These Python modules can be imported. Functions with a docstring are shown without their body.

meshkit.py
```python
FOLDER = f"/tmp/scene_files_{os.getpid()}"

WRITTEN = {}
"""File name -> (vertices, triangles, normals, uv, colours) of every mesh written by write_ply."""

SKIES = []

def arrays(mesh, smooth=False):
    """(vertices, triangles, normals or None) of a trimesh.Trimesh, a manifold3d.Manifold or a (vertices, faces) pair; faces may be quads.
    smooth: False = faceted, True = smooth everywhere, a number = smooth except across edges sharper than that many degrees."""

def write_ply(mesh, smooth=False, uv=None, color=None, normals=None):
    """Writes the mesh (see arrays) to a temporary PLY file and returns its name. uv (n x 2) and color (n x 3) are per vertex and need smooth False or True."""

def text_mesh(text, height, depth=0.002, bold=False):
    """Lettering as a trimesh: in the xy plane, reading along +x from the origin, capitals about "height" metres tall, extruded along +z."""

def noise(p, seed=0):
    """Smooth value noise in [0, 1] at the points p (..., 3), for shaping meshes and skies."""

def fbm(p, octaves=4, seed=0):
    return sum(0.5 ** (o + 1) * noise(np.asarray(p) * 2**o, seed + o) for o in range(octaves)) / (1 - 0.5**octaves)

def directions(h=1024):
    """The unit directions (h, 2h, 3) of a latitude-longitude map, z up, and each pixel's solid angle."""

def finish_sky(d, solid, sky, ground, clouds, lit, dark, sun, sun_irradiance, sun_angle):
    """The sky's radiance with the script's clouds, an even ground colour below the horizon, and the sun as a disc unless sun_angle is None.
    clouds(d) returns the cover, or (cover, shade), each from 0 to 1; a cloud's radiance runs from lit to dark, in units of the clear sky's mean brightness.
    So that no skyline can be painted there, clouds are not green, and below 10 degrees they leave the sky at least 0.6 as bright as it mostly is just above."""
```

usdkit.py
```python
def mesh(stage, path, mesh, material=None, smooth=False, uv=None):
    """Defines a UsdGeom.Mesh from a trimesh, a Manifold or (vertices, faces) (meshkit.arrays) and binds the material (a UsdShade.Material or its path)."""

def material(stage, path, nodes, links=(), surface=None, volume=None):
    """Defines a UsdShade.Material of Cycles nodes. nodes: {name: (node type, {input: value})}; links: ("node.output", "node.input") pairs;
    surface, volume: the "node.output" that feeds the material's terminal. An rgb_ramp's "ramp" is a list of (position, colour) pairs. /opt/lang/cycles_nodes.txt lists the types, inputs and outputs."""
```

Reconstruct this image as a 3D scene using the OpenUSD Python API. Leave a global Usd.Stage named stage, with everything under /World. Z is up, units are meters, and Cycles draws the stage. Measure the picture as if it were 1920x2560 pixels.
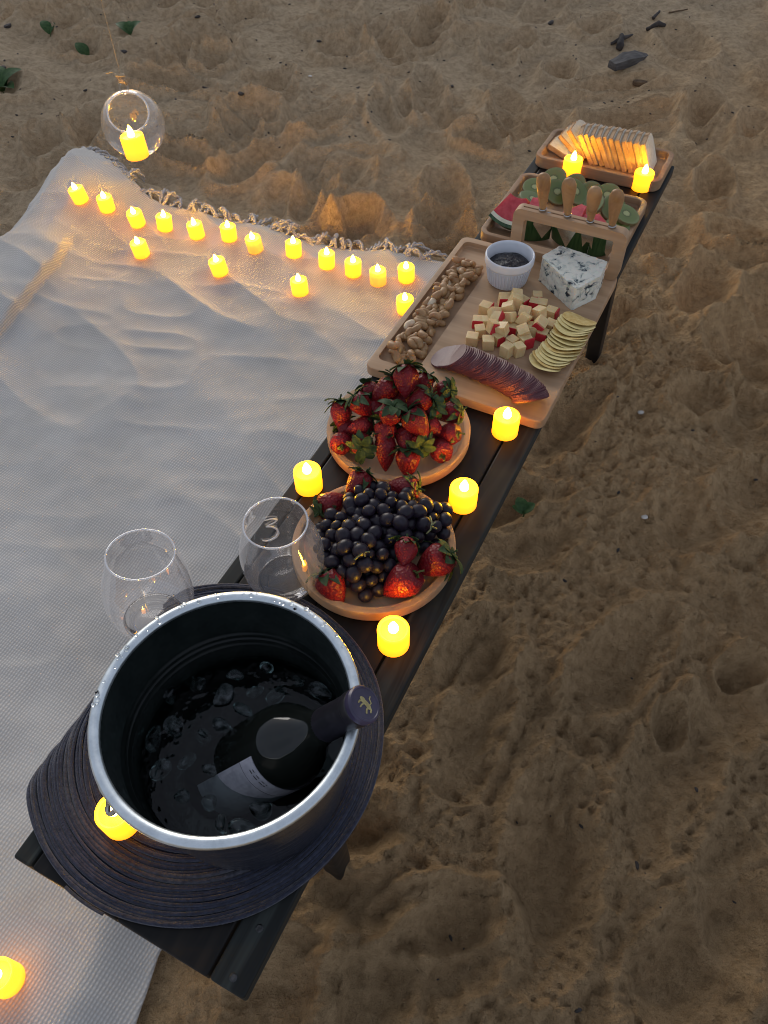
import math, random
import numpy as np, trimesh, manifold3d
from pxr import Usd, UsdGeom, UsdLux, UsdShade, Gf, Sdf, Vt
import usdkit, meshkit

stage = Usd.Stage.CreateInMemory()
UsdGeom.SetStageUpAxis(stage, 'Z'); UsdGeom.SetStageMetersPerUnit(stage, 1.0)
UsdGeom.Xform.Define(stage, '/World'); UsdGeom.Scope.Define(stage, '/World/Looks')

# ------------------------------------------------------------------ camera, sky, sun, exposure
EXPOSURE = 0.1
SKY_STRENGTH = 0.112
SUN_INTENSITY = 0.30
SUN_AZ, SUN_EL = math.radians(-18), math.radians(21)     # towards the bright part of the sky, ahead and to the left
PITCH, ROLL = math.radians(51.586), math.radians(-1.34)
CZ = 1.04
FPX, CX, CY = 1923 / 1.1573, 829.5, 1106.0               # lens in units of a 1659 x 2212 view

def basis():
    f = np.array([0, math.cos(PITCH), -math.sin(PITCH)]); r = np.array([1., 0, 0]); u = np.cross(r, f)
    return r * math.cos(ROLL) + u * math.sin(ROLL), -r * math.sin(ROLL) + u * math.cos(ROLL), f
RIGHT, UP, FWD = basis()
CAM = np.array([0, 0, CZ])
cam = UsdGeom.Camera.Define(stage, '/World/camera')
cam.AddTransformOp().Set(Gf.Matrix4d(*RIGHT, 0, *UP, 0, *(-FWD), 0, *CAM, 1))
cam.CreateFocalLengthAttr(26.0); cam.CreateHorizontalApertureAttr(26.0 * 1920 / 1923); cam.CreateVerticalApertureAttr(26.0 * 2560 / 1923)
cam.CreateClippingRangeAttr(Gf.Vec2f(0.02, 2000)); cam.CreateExposureAttr(EXPOSURE)

sky = UsdLux.DomeLight.Define(stage, '/World/sky')
mt = usdkit.material(stage, '/World/Looks/sky', {
    'tex': ('sky_texture', {'sky_type': 'single_scattering', 'sun_disc': False, 'sun_elevation': SUN_EL, 'sun_rotation': SUN_AZ, 'altitude': 0.0, 'air_density': 1.0, 'aerosol_density': 2.0}),
    'co': ('texture_coordinate', {}),
    'cl': ('noise_texture', {'scale': 2.2, 'detail': 6.0, 'roughness': 0.55}),
    'rp': ('rgb_ramp', {'ramp': [(0.30, (0.55, 0.55, 0.55)), (0.62, (0.92, 0.92, 0.92))]}),
    'mx': ('mix', {'color2': (3.35, 3.65, 4.45)}),
    'bg': ('background_shader', {'strength': SKY_STRENGTH})},
    [('co.generated', 'cl.vector'), ('cl.fac', 'rp.fac'), ('rp.color', 'mx.fac'), ('tex.color', 'mx.color1'), ('mx.color', 'bg.color')], surface='bg.background')
UsdShade.MaterialBindingAPI.Apply(sky.GetPrim()).Bind(mt)
sun = UsdLux.DistantLight.Define(stage, '/World/sun')
sun.CreateNormalizeAttr(True) if hasattr(sun, 'CreateNormalizeAttr') else None
sun.CreateIntensityAttr(SUN_INTENSITY); sun.CreateAngleAttr(34.0); sun.CreateColorAttr(Gf.Vec3f(1.0, 0.96, 0.91))
sd = np.array([math.sin(SUN_AZ) * math.cos(SUN_EL), math.cos(SUN_AZ) * math.cos(SUN_EL), math.sin(SUN_EL)])
sx = np.cross([0, 0, 1], sd); sx /= np.linalg.norm(sx); sy = np.cross(sd, sx)
sun.AddTransformOp().Set(Gf.Matrix4d(*sx, 0, *sy, 0, *sd, 0, 0, 0, 5, 1))

# ------------------------------------------------------------------ frames of reference
HT = 0.26                                                 # table top
AZ = 0.4799
TD = np.array([math.sin(AZ), math.cos(AZ)]); TN = np.array([TD[1], -TD[0]]); TO = np.array([-0.3658, 0.2071])
def at(x, y, z):                                          # the point at height z seen at (x, y) of a 1659 x 2212 view
    d = RIGHT * (x - CX) / FPX - UP * (y - CY) / FPX + FWD
    return CAM + d * ((z - CZ) / d[2])
def lt(p):
    v = np.asarray(p)[..., :2] - TO
    return v @ TD, v @ TN
def W(s, t, z=0.0):
    p = TO + TD * s + TN * t
    return np.array([p[0], p[1], z])
TM = np.eye(4); TM[:2, 0] = TN; TM[:2, 1] = TD            # local x across the table (to the right), y along it (away)
def frame(s, t, z, rot=0.0):
    m = TM.copy(); c, sn = math.cos(rot), math.sin(rot)
    m = m @ np.array([[c, -sn, 0, 0], [sn, c, 0, 0], [0, 0, 1, 0], [0, 0, 0, 1]]); m[:3, 3] = W(s, t, z); return m
def align(zdir, pos, spin=0.0):                           # matrix whose local z points along zdir
    z = np.asarray(zdir, float); z = z / np.linalg.norm(z)
    a = np.array([0, 0, 1.]) if abs(z[2]) < .9 else np.array([0, 1., 0])
    x = np.cross(a, z); x /= np.linalg.norm(x); y = np.cross(z, x)
    x, y = x * math.cos(spin) + y * math.sin(spin), -x * math.sin(spin) + y * math.cos(spin)
    m = np.eye(4); m[:3, 0], m[:3, 1], m[:3, 2], m[:3, 3] = x, y, z, pos; return m
def view_dir(dx, dy, dz):                                 # right, up, towards the viewer
    return RIGHT * dx + UP * dy - FWD * dz

def view_dir_at(p, dx, dy, dz):                           # the same, as seen at the point p
    b = CAM - np.asarray(p); b = b / np.linalg.norm(b); r = np.cross(UP, b); r /= np.linalg.norm(r); u = np.cross(b, r)
    return r * dx + u * dy + b * dz

# ------------------------------------------------------------------ prims
used = {}
def numbered(parent, name):
    k = (parent, name); n = used.get(k, 0); used[k] = n + 1
    return f'{parent}/{name}' + (f'_{n:03d}' if n else '')
def gf(m): return Gf.Matrix4d(*np.asarray(m, float).T.ravel().tolist())
def tag(prim, label=None, cat=None, group=None, kind=None):
    for k, v in (('label', label), ('category', cat), ('group', group), ('kind', kind)):
        if v: prim.SetCustomDataByKey(k, v)
    return prim
def thing(name, label, cat, m=None, group=None):
    x = UsdGeom.Xform.Define(stage, numbered('/World', name))
    x.AddTransformOp().Set(gf(np.eye(4) if m is None else m))
    return tag(x.GetPrim(), label, cat, group)
def obj(name, mesh, mat, parent=None, smooth=35, m=None, label=None):
    p = numbered(str(parent.GetPath()) if parent else '/World', name)
    g = usdkit.mesh(stage, p, mesh, mat, smooth=smooth)
    if m is not None: g.AddTransformOp().Set(gf(m))
    if label: g.GetPrim().SetCustomDataByKey('label', label)
    return g.GetPrim()
def dup(root, m, label, group=None):
    x = UsdGeom.Xform.Define(stage, numbered('/World', root.GetName().split('_0')[0])); p = x.GetPrim()
    p.GetReferences().AddInternalReference(root.GetPath()); p.SetInstanceable(True)
    UsdGeom.Xformable(p).MakeMatrixXform().Set(gf(m))
    cd = root.GetCustomData()
    return tag(p, label, cd['category'], group or cd.get('group'))

ORD = 'first second third fourth fifth sixth seventh eighth ninth tenth eleventh twelfth thirteenth fourteenth fifteenth sixteenth seventeenth eighteenth nineteenth twentieth'.split()
def ordinal(i):
    if i < 20: return ORD[i]
    return {20: 'twenty-', 30: 'thirty-', 40: 'forty-'}[(i + 1) // 10 * 10] + ORD[(i + 1) % 10 - 1] if (i + 1) % 10 else {30: 'thirtieth', 40: 'fortieth'}[i + 1]

# ------------------------------------------------------------------ mesh helpers
def loft(rings, close=(True, True), wrap=False):
    rings = [np.asarray(r, float) for r in rings]; n = len(rings[0]); v = np.vstack(rings); f = []
    i = np.arange(n); j = (i + 1) % n
    K = len(rings)
    for k in range(K if wrap else K - 1):
        a, b = k * n, ((k + 1) % K) * n
        f.append(np.stack([a + i, a + j, b + j], 1)); f.append(np.stack([a + i, b + j, b + i], 1))
    if not wrap:
        if close[0]:
            v = np.vstack([v, rings[0].mean(0)]); f.append(np.stack([np.full(n, len(v) - 1), j, i], 1))
        if close[1]:
            v = np.vstack([v, rings[-1].mean(0)]); c = (K - 1) * n; f.append(np.stack([np.full(n, len(v) - 1), c + i, c + j], 1))
    return trimesh.Trimesh(v, np.vstack(f), process=False)
def lathe(profile, n=48, wrap=False, caps=(True, True)):
    a = np.linspace(0, 2 * np.pi, n, endpoint=False); ca, sa = np.cos(a), np.sin(a)
    return loft([np.stack([r * ca, r * sa, np.full(n, z)], 1) for r, z in profile], caps, wrap)
def rrect(w, d, r, k=6):
    pts = []
    for cx, cy, a0 in ((w/2-r, d/2-r, 0), (-w/2+r, d/2-r, 90), (-w/2+r, -d/2+r, 180), (w/2-r, -d/2+r, 270)):
        for q in range(k + 1):
            a = math.radians(a0 + 90 * q / k); pts.append((cx + r * math.cos(a), cy + r * math.sin(a)))
    return np.array(pts)
def slab(w, d, h, r, bev=.0015, k=6):
    def ring(i, z): p = rrect(w - 2*i, d - 2*i, max(r - i, .0004), k); return np.c_[p, np.full(len(p), z)]
    return loft([ring(bev, 0), ring(0, bev), ring(0, h - bev), ring(bev*.3, h - bev*.3), ring(bev, h)])
def tray_mesh(w, d, h, r, wall, floor):
    def ring(i, z): p = rrect(w - 2*i, d - 2*i, max(r - i, .002), 8); return np.c_[p, np.full(len(p), z)]
    b = .002
    return loft([ring(b, 0), ring(0, b), ring(0, h - b), ring(b*.4, h - b*.3), ring(b, h), ring(wall - b, h), ring(wall - b*.3, h - b*.4), ring(wall, h - b), ring(wall + .002, floor + .003), ring(wall + .005, floor)])
def tube(pts, rad, n=8, cap=True):
    pts = np.asarray(pts, float); rad = np.broadcast_to(rad, len(pts)); t = np.gradient(pts, axis=0); t /= np.linalg.norm(t, axis=1, keepdims=True) + 1e-12
    x = np.cross(t[0], [0.3, 0.2, 0.93]); x /= np.linalg.norm(x); rings = []
    a = np.linspace(0, 2*np.pi, n, endpoint=False)
    for p, tt, r in zip(pts, t, rad):
        x = x - tt * (x @ tt); x /= np.linalg.norm(x) + 1e-12; y = np.cross(tt, x)
        rings.append(p + r * (np.outer(np.cos(a), x) + np.outer(np.sin(a), y)))
    return loft(rings, (cap, cap))
def mf(m): return manifold3d.Manifold(manifold3d.Mesh(np.asarray(m.vertices, np.float32), np.asarray(m.faces, np.uint32)))
def tm(m): q = m.to_mesh(); return trimesh.Trimesh(q.vert_properties[:, :3], q.tri_verts, process=True)
def box(w, d, h, bev=.001): return slab(w, d, h, bev * 1.5, bev, 2)
def moved(m, T): m = m.copy(); m.apply_transform(T); return m
def shifted(m, v): m = m.copy(); m.apply_translation(v); return m
cat_ = trimesh.util.concatenate
def rot(ax, deg):
    return trimesh.transformations.rotation_matrix(math.radians(deg), {'x': [1,0,0], 'y': [0,1,0], 'z': [0,0,1]}[ax])
def rough_mesh(m, amp, scale, seed=0):
    v = np.array(m.vertices); n = np.array(m.vertex_normals)
    return trimesh.Trimesh(v + n * (amp * (2 * meshkit.fbm(v * scale + 50 + seed, 3, seed) - 1))[:, None], m.faces, process=False)

# ------------------------------------------------------------------ materials
LK = '/World/Looks/'
def mat(name, nodes, links, surface): return usdkit.material(stage, LK + name, nodes, links, surface=surface)
def noisy(name, c1, c2, scale=40, rough=.6, bump=0.0, bscale=None, detail=4, stretch=(1, 1, 1), coord='object', spec=.5, coat=0.0, ramp=(.35, .65), sss=0.0, sheen=0.0, metallic=0.0, rvar=0.0, bdist=.002):
    nodes = {'co': ('texture_coordinate', {}), 'ge': ('geometry', {}), 'mp': ('mapping', {'scale': stretch}),
             'n': ('noise_texture', {'scale': scale, 'detail': detail, 'roughness': .6}),
             'r': ('rgb_ramp', {'ramp': [(ramp[0], c1), (ramp[1], c2)]}),
             'p': ('principled_bsdf', {'roughness': rough, 'specular_ior_level': spec, 'coat_weight': coat, 'coat_roughness': .12, 'sheen_weight': sheen, 'metallic': metallic})}
    links = [('ge.position' if coord == 'world' else 'co.object', 'mp.vector'), ('mp.vector', 'n.vector'), ('n.fac', 'r.fac'), ('r.color', 'p.base_color')]
    if sss: nodes['p'][1].update(subsurface_weight=sss, subsurface_scale=.004)
    if rvar:
        nodes['mr'] = ('map_range', {'from_min': .3, 'from_max': .7, 'to_min': rough - rvar, 'to_max': rough + rvar}); links += [('n.fac', 'mr.value'), ('mr.result', 'p.roughness')]
    if bump:
        nodes['n2'] = ('noise_texture', {'scale': bscale or scale * 3, 'detail': 3}); nodes['b'] = ('bump', {'strength': bump, 'distance': bdist})
        links += [('mp.vector', 'n2.vector'), ('n2.fac', 'b.height'), ('b.normal', 'p.normal')]
    return mat(name, nodes, links, 'p.BSDF')

def wood(name, c1, c2, c3, axis, rough=.5, bump=.15, sc=1.0, coat=0.0):
    st = {'x': (3, 60, 60), 'y': (60, 3, 60)}[axis]
    st = tuple(q * sc for q in st)
    return mat(name, {'co': ('texture_coordinate', {}), 'mp': ('mapping', {'scale': st}), 'oi': ('object_info', {}),
        'ad': ('vector_math', {'math_type': 'add'}), 'cx': ('combine_xyz', {}), 'ml': ('math', {'math_type': 'multiply', 'value2': 40.0}),
        'n': ('noise_texture', {'scale': 1.0, 'detail': 6, 'roughness': .62, 'distortion': .7}), 'r': ('rgb_ramp', {'ramp': [(.28, c1), (.5, c2), (.72, c3)]}),
        'nb': ('noise_texture', {'scale': .13, 'detail': 2}), 'rb': ('rgb_ramp', {'ramp': [(.3, (.8, .78, .76)), (.7, (1.08, 1.05, 1.02))]}), 'mm': ('mix', {'mix_type': 'multiply', 'fac': 1.0}),
        'b': ('bump', {'strength': bump, 'distance': .001}), 'mr': ('map_range', {'from_min': .3, 'from_max': .7, 'to_min': rough - .12, 'to_max': rough + .12}),
        'p': ('principled_bsdf', {'roughness': rough, 'specular_ior_level': .22, 'coat_weight': coat, 'coat_roughness': .2})},
        [('co.object', 'mp.vector'), ('oi.random', 'ml.value1'), ('ml.value', 'cx.z'), ('mp.vector', 'ad.vector1'), ('cx.vector', 'ad.vector2'), ('ad.vector', 'n.vector'), ('ad.vector', 'nb.vector'),
         ('n.fac', 'r.fac'), ('nb.fac', 'rb.fac'), ('r.color', 'mm.color1'), ('rb.color', 'mm.color2'), ('mm.color', 'p.base_color'), ('n.fac', 'b.height'), ('b.normal', 'p.normal'), ('n.fac', 'mr.value'), ('mr.result', 'p.roughness')], 'p.BSDF')

# sand: grey-brown farther out; shade on the camera side is put into the colour
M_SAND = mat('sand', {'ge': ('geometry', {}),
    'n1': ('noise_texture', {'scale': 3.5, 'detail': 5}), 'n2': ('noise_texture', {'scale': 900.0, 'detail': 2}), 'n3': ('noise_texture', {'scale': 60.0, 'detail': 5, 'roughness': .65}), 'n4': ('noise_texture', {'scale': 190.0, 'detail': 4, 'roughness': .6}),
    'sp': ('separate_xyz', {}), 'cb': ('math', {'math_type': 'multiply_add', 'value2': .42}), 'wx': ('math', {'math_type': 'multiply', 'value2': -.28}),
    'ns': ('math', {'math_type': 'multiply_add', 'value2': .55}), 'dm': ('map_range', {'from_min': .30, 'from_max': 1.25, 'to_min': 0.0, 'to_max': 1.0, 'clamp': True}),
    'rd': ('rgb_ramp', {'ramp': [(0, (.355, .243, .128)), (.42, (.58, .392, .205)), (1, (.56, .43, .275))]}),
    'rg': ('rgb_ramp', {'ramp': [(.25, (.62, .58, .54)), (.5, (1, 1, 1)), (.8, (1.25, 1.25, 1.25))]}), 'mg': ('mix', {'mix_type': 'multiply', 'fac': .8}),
    'rc': ('rgb_ramp', {'ramp': [(.30, (.72, .69, .65)), (.60, (1.08, 1.08, 1.08))]}), 'mc': ('mix', {'mix_type': 'multiply', 'fac': 1.0}),  # shade of the pits put into the colour, following the bump noise
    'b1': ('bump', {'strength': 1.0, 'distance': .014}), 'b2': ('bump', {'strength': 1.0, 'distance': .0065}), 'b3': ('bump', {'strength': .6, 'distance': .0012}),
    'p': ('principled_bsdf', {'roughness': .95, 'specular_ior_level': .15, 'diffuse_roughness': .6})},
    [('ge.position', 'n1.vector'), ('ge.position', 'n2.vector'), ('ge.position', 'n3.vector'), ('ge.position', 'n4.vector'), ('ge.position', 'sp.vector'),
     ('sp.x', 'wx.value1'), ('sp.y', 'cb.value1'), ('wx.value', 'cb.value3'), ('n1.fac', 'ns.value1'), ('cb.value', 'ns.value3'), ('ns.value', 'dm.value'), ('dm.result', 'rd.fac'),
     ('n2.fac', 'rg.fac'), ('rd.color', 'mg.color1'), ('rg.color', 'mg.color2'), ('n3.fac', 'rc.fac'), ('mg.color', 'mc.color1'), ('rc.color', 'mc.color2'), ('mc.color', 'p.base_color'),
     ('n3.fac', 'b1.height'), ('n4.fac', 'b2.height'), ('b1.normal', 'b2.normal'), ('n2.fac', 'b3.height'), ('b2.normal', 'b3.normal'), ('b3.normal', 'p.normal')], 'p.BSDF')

def cloth_material():
    k = 2 * math.pi
    return mat('woven_cotton', {'at': ('uvmap', {'attribute': 'st'}), 'nz': ('noise_texture', {'scale': 14.0, 'detail': 3}), 'sc': ('vector_math', {'math_type': 'scale', 'scale': .009}), 'av': ('vector_math', {'math_type': 'add'}),
        'sp': ('separate_xyz', {}), 'ux': ('math', {'math_type': 'multiply', 'value2': k / .0046}), 'vx': ('math', {'math_type': 'multiply', 'value2': k / .0052}),
        'su': ('math', {'math_type': 'sine'}), 'sv': ('math', {'math_type': 'sine'}), 'mu': ('math', {'math_type': 'multiply_add', 'value2': .5, 'value3': .5}), 'mv': ('math', {'math_type': 'multiply_add', 'value2': .34, 'value3': .66}),
        'h': ('math', {'math_type': 'multiply'}), 'n2': ('noise_texture', {'scale': 420.0, 'detail': 2}), 'h2': ('math', {'math_type': 'multiply_add', 'value2': .15}),
        'r': ('rgb_ramp', {'ramp': [(0.05, (.49, .47, .435)), (.35, (.62, .595, .555)), (.8, (.69, .665, .62))]}),
        'n5': ('noise_texture', {'scale': 5.0, 'detail': 7, 'roughness': .62}), 'r5': ('rgb_ramp', {'ramp': [(.3, (.84, .83, .81)), (.68, (1.05, 1.05, 1.05))]}), 'm5': ('mix', {'mix_type': 'multiply', 'fac': 1.0}),
        'b': ('bump', {'strength': .7, 'distance': .0008}),
        'p': ('principled_bsdf', {'roughness': .95, 'specular_ior_level': .02, 'sheen_weight': .08, 'sheen_roughness': .5}),
        'tl': ('translucent_bsdf', {'color': (.5, .45, .38)}), 'mx': ('mix_closure', {'fac': .08})},
        [('at.UV', 'nz.vector'), ('nz.color', 'sc.vector1'), ('at.UV', 'av.vector1'), ('sc.vector', 'av.vector2'), ('av.vector', 'sp.vector'), ('sp.x', 'ux.value1'), ('sp.y', 'vx.value1'),
         ('ux.value', 'su.value1'), ('vx.value', 'sv.value1'), ('su.value', 'mu.value1'), ('sv.value', 'mv.value1'), ('mu.value', 'h.value1'), ('mv.value', 'h.value2'),
         ('at.UV', 'n2.vector'), ('n2.fac', 'h2.value1'), ('h.value', 'h2.value3'), ('h.value', 'r.fac'), ('at.UV', 'n5.vector'), ('n5.fac', 'r5.fac'), ('r.color', 'm5.color1'), ('r5.color', 'm5.color2'), ('m5.color', 'p.base_color'),
         ('h2.value', 'b.height'), ('b.normal', 'p.normal'), ('p.BSDF', 'mx.closure1'), ('tl.BSDF', 'mx.closure2')], 'mx.closure')
M_CLOTH = cloth_material()
M_TASSEL = noisy('cotton_tassel', (.36, .345, .335), (.60, .58, .565), 300, .95, .6, 700, spec=.1)

M_BLACKWOOD = wood('black_stained_wood', (.005, .0048, .0045), (.010, .0092, .0085), (.026, .022, .018), 'y', .5, .35, .8)
M_EDGEWOOD = wood('worn_black_wood', (.008, .009, .009), (.018, .021, .020), (.05, .06, .056), 'y', .6, .5, .8)
M_BEECH = wood('beech_board', (.37, .235, .13), (.47, .31, .185), (.56, .39, .245), 'x', .55, .12, .7)
M_BEECH_Y = wood('beech_round', (.36, .225, .13), (.46, .30, .18), (.54, .37, .235), 'y', .55, .12, .7)
M_ACACIA = wood('oiled_tray_wood', (.26, .155, .085), (.38, .245, .145), (.49, .34, .215), 'x', .5, .15, .7)
M_HANDLE = wood('oiled_handle_wood', (.27, .15, .065), (.40, .235, .11), (.50, .32, .165), 'y', .42, .1, .5, .15)

def emit_ramp(name, stops, zr, strength=1.0, base=(.6, .4, .1)):
    return mat(name, {'co': ('texture_coordinate', {}), 'sp': ('separate_xyz', {}), 'mr': ('map_range', {'from_min': zr[0], 'from_max': zr[1], 'clamp': True}), 'r': ('rgb_ramp', {'ramp': stops}),
        'p': ('principled_bsdf', {'base_color': base, 'roughness': .45, 'emission_strength': strength})},
        [('co.object', 'sp.vector'), ('sp.z', 'mr.value'), ('mr.result', 'r.fac'), ('r.color', 'p.emission_color')], 'p.BSDF')
M_WAX = emit_ramp('glowing_plastic', [(0, (2.1, .55, .002)), (.4, (2.8, .80, .003)), (.8, (3.5, 1.1, .004)), (1, (3.8, 1.5, .01))], (0, .033))
M_WAX_DIM = emit_ramp('glowing_plastic_dim', [(0, (1.0, .30, .02)), (.6, (1.1, .40, .03)), (1, (1.7, .75, .03))], (0, .033))
M_FLAME = emit_ramp('flame_bulb', [(0, (115, 58, .8)), (.35, (185, 95, 4)), (.8, (185, 95, 4)), (1, (115, 58, 1.0))], (.031, .049), 1.0, (.8, .7, .4))

M_STEEL = noisy('brushed_steel', (.46, .46, .45), (.56, .56, .55), 30, .16, .08, 200, metallic=1.0, stretch=(1, 1, 12), rvar=.06)
M_RIM = noisy('wet_steel_rim', (.62, .68, .70), (.76, .82, .84), 40, .36, .06, 120, metallic=1.0, rvar=.06)
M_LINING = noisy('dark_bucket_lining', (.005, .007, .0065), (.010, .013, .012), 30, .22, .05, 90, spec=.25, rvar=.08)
def pane(name, tint, ior=1.5, rough=.02, extra=None, bump=None, film=0.0):
    nodes = {'t': ('transparent_bsdf', {'color': tint}), 'g': ('glossy_bsdf', {'color': (1, 1, 1), 'roughness': rough}), 'lw': ('layer_weight', {'blend': .5}), 'pw': ('math', {'math_type': 'power', 'value2': 2.8}), 'f': ('math', {'math_type': 'multiply_add', 'value2': extra or .75, 'value3': ((ior - 1) / (ior + 1)) ** 2}), 'm': ('mix_closure', {})}
    links = [('lw.facing', 'pw.value1'), ('pw.value', 'f.value1'), ('f.value', 'm.fac'), ('t.BSDF', 'm.closure1'), ('g.BSDF', 'm.closure2')]
    if bump:
        nodes['co'] = ('texture_coordinate', {}); nodes['n'] = ('noise_texture', {'scale': bump[0], 'detail': 2}); nodes['b'] = ('bump', {'strength': bump[1], 'distance': bump[2]})
        links += [('co.object', 'n.vector'), ('n.fac', 'b.height'), ('b.normal', 'g.normal')]
    if film:                                               # pale haze mixed into the colour so the glass reads
        nodes['df'] = ('diffuse_bsdf', {'color': (.8, .8, .8)}); nodes['m2'] = ('mix_closure', {'fac': film}); links += [('m.closure', 'm2.closure1'), ('df.BSDF', 'm2.closure2')]
        return mat(name, nodes, links, 'm2.closure')
    return mat(name, nodes, links, 'm.closure')
M_GLOBE = pane('blown_glass', (.94, .94, .93), 1.75, .03, bump=(45, .7, .004), film=.04)
M_TUMBLER = pane('thin_drinking_glass', (.965, .965, .97), 2.1, .03, extra=.95, bump=(60, .2, .002), film=.06)
M_LIP = pane('polished_glass_lip', (.9, .9, .9), 4.0, .05, extra=.5, film=.12)
M_WATER = pane('ice_water', (.62, .68, .67), 1.33, .03, bump=(55, .5, .004))
M_GLASS = mat('drinking_glass', {'g': ('glass_bsdf', {'color': (.985, .985, .985), 'roughness': 0.0, 'IOR': 1.48})}, [], 'g.BSDF')
M_ICE = mat('clear_ice', {'co': ('texture_coordinate', {}), 'n': ('noise_texture', {'scale': 90, 'detail': 2}), 'b': ('bump', {'strength': .4, 'distance': .002}),
    'g': ('glass_bsdf', {'color': (.74, .79, .79), 'roughness': .05, 'IOR': 1.31}), 'd': ('diffuse_bsdf', {'color': (.55, .60, .62)}), 'nr': ('map_range', {'from_min': .42, 'from_max': .75, 'to_min': .0, 'to_max': .11, 'clamp': True}), 'm': ('mix_closure', {})},
    [('co.object', 'n.vector'), ('n.fac', 'b.height'), ('b.normal', 'g.normal'), ('n.fac', 'nr.value'), ('nr.result', 'm.fac'), ('g.BSDF', 'm.closure1'), ('d.BSDF', 'm.closure2')], 'm.closure')
M_DROP = mat('water_drop', {'g': ('glass_bsdf', {'color': (1, 1, 1), 'roughness': 0.0, 'IOR': 1.33})}, [], 'g.BSDF')
M_NUMERAL = noisy('frosted_white_print', (.70, .70, .70), (.82, .82, .82), 90, .5)  # white colour standing in for a refracted glint
M_MAT = noisy('navy_woven_paper', (.009, .012, .026), (.028, .034, .062), 260, .75, .8, 500, stretch=(1, 1, 1), sheen=.3, bdist=.0012, spec=.3)
M_MAT2 = noisy('navy_woven_paper_worn', (.018, .020, .032), (.060, .060, .076), 260, .75, .8, 500, sheen=.3, bdist=.0012, spec=.3)
M_BOTTLE = noisy('dark_bottle_glass', (.004, .005, .004), (.007, .008, .007), 20, .06, spec=.5)
M_CAPSULE = noisy('violet_foil', (.030, .024, .055), (.048, .040, .080), 60, .38, .2, 150, spec=.6)
M_FOIL = noisy('black_foil', (.006, .006, .008), (.012, .011, .015), 60, .3, .2, 150)
M_GOLD = noisy('gold_print', (.30, .25, .10), (.46, .40, .18), 200, .5)
M_LABEL = noisy('wet_paper_label', (.34, .35, .40), (.52, .53, .58), 70, .6, ramp=(.3, .55))
M_LABEL2 = noisy('pale_paper_label', (.48, .48, .54), (.62, .62, .68), 90, .6)
M_PRINT = noisy('dark_print', (.02, .02, .02), (.05, .05, .05), 90, .6)

M_BERRY = mat('strawberry_skin', {'co': ('texture_coordinate', {}), 'v': ('voronoi_texture', {'scale': 270.0, 'feature': 'f1'}), 'rs': ('rgb_ramp', {'ramp': [(0, (.28, .085, .03)), (.2, (.22, .026, .016)), (.30, (.155, .0055, .010)), (1, (.178, .007, .012))]}),
    'sp': ('separate_xyz', {}), 'mz': ('map_range', {'from_min': -.004, 'from_max': .0035, 'clamp': True}), 'rz': ('rgb_ramp', {'ramp': [(0, (1, 1, 1)), (.6, (1.0, 1.6, 1.6)), (1, (1.35, 9, 6))]}), 'mm': ('mix', {'mix_type': 'multiply', 'fac': 1.0}),
    'b': ('bump', {'strength': .9, 'distance': .0013}), 'p': ('principled_bsdf', {'roughness': .44, 'specular_ior_level': .32, 'subsurface_weight': .05, 'subsurface_scale': .004})},
    [('co.object', 'v.vector'), ('v.distance', 'rs.fac'), ('co.object', 'sp.vector'), ('sp.z', 'mz.value'), ('mz.result', 'rz.fac'), ('rs.color', 'mm.color1'), ('rz.color', 'mm.color2'), ('mm.color', 'p.base_color'), ('v.distance', 'b.height'), ('b.normal', 'p.normal')], 'p.BSDF')
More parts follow.
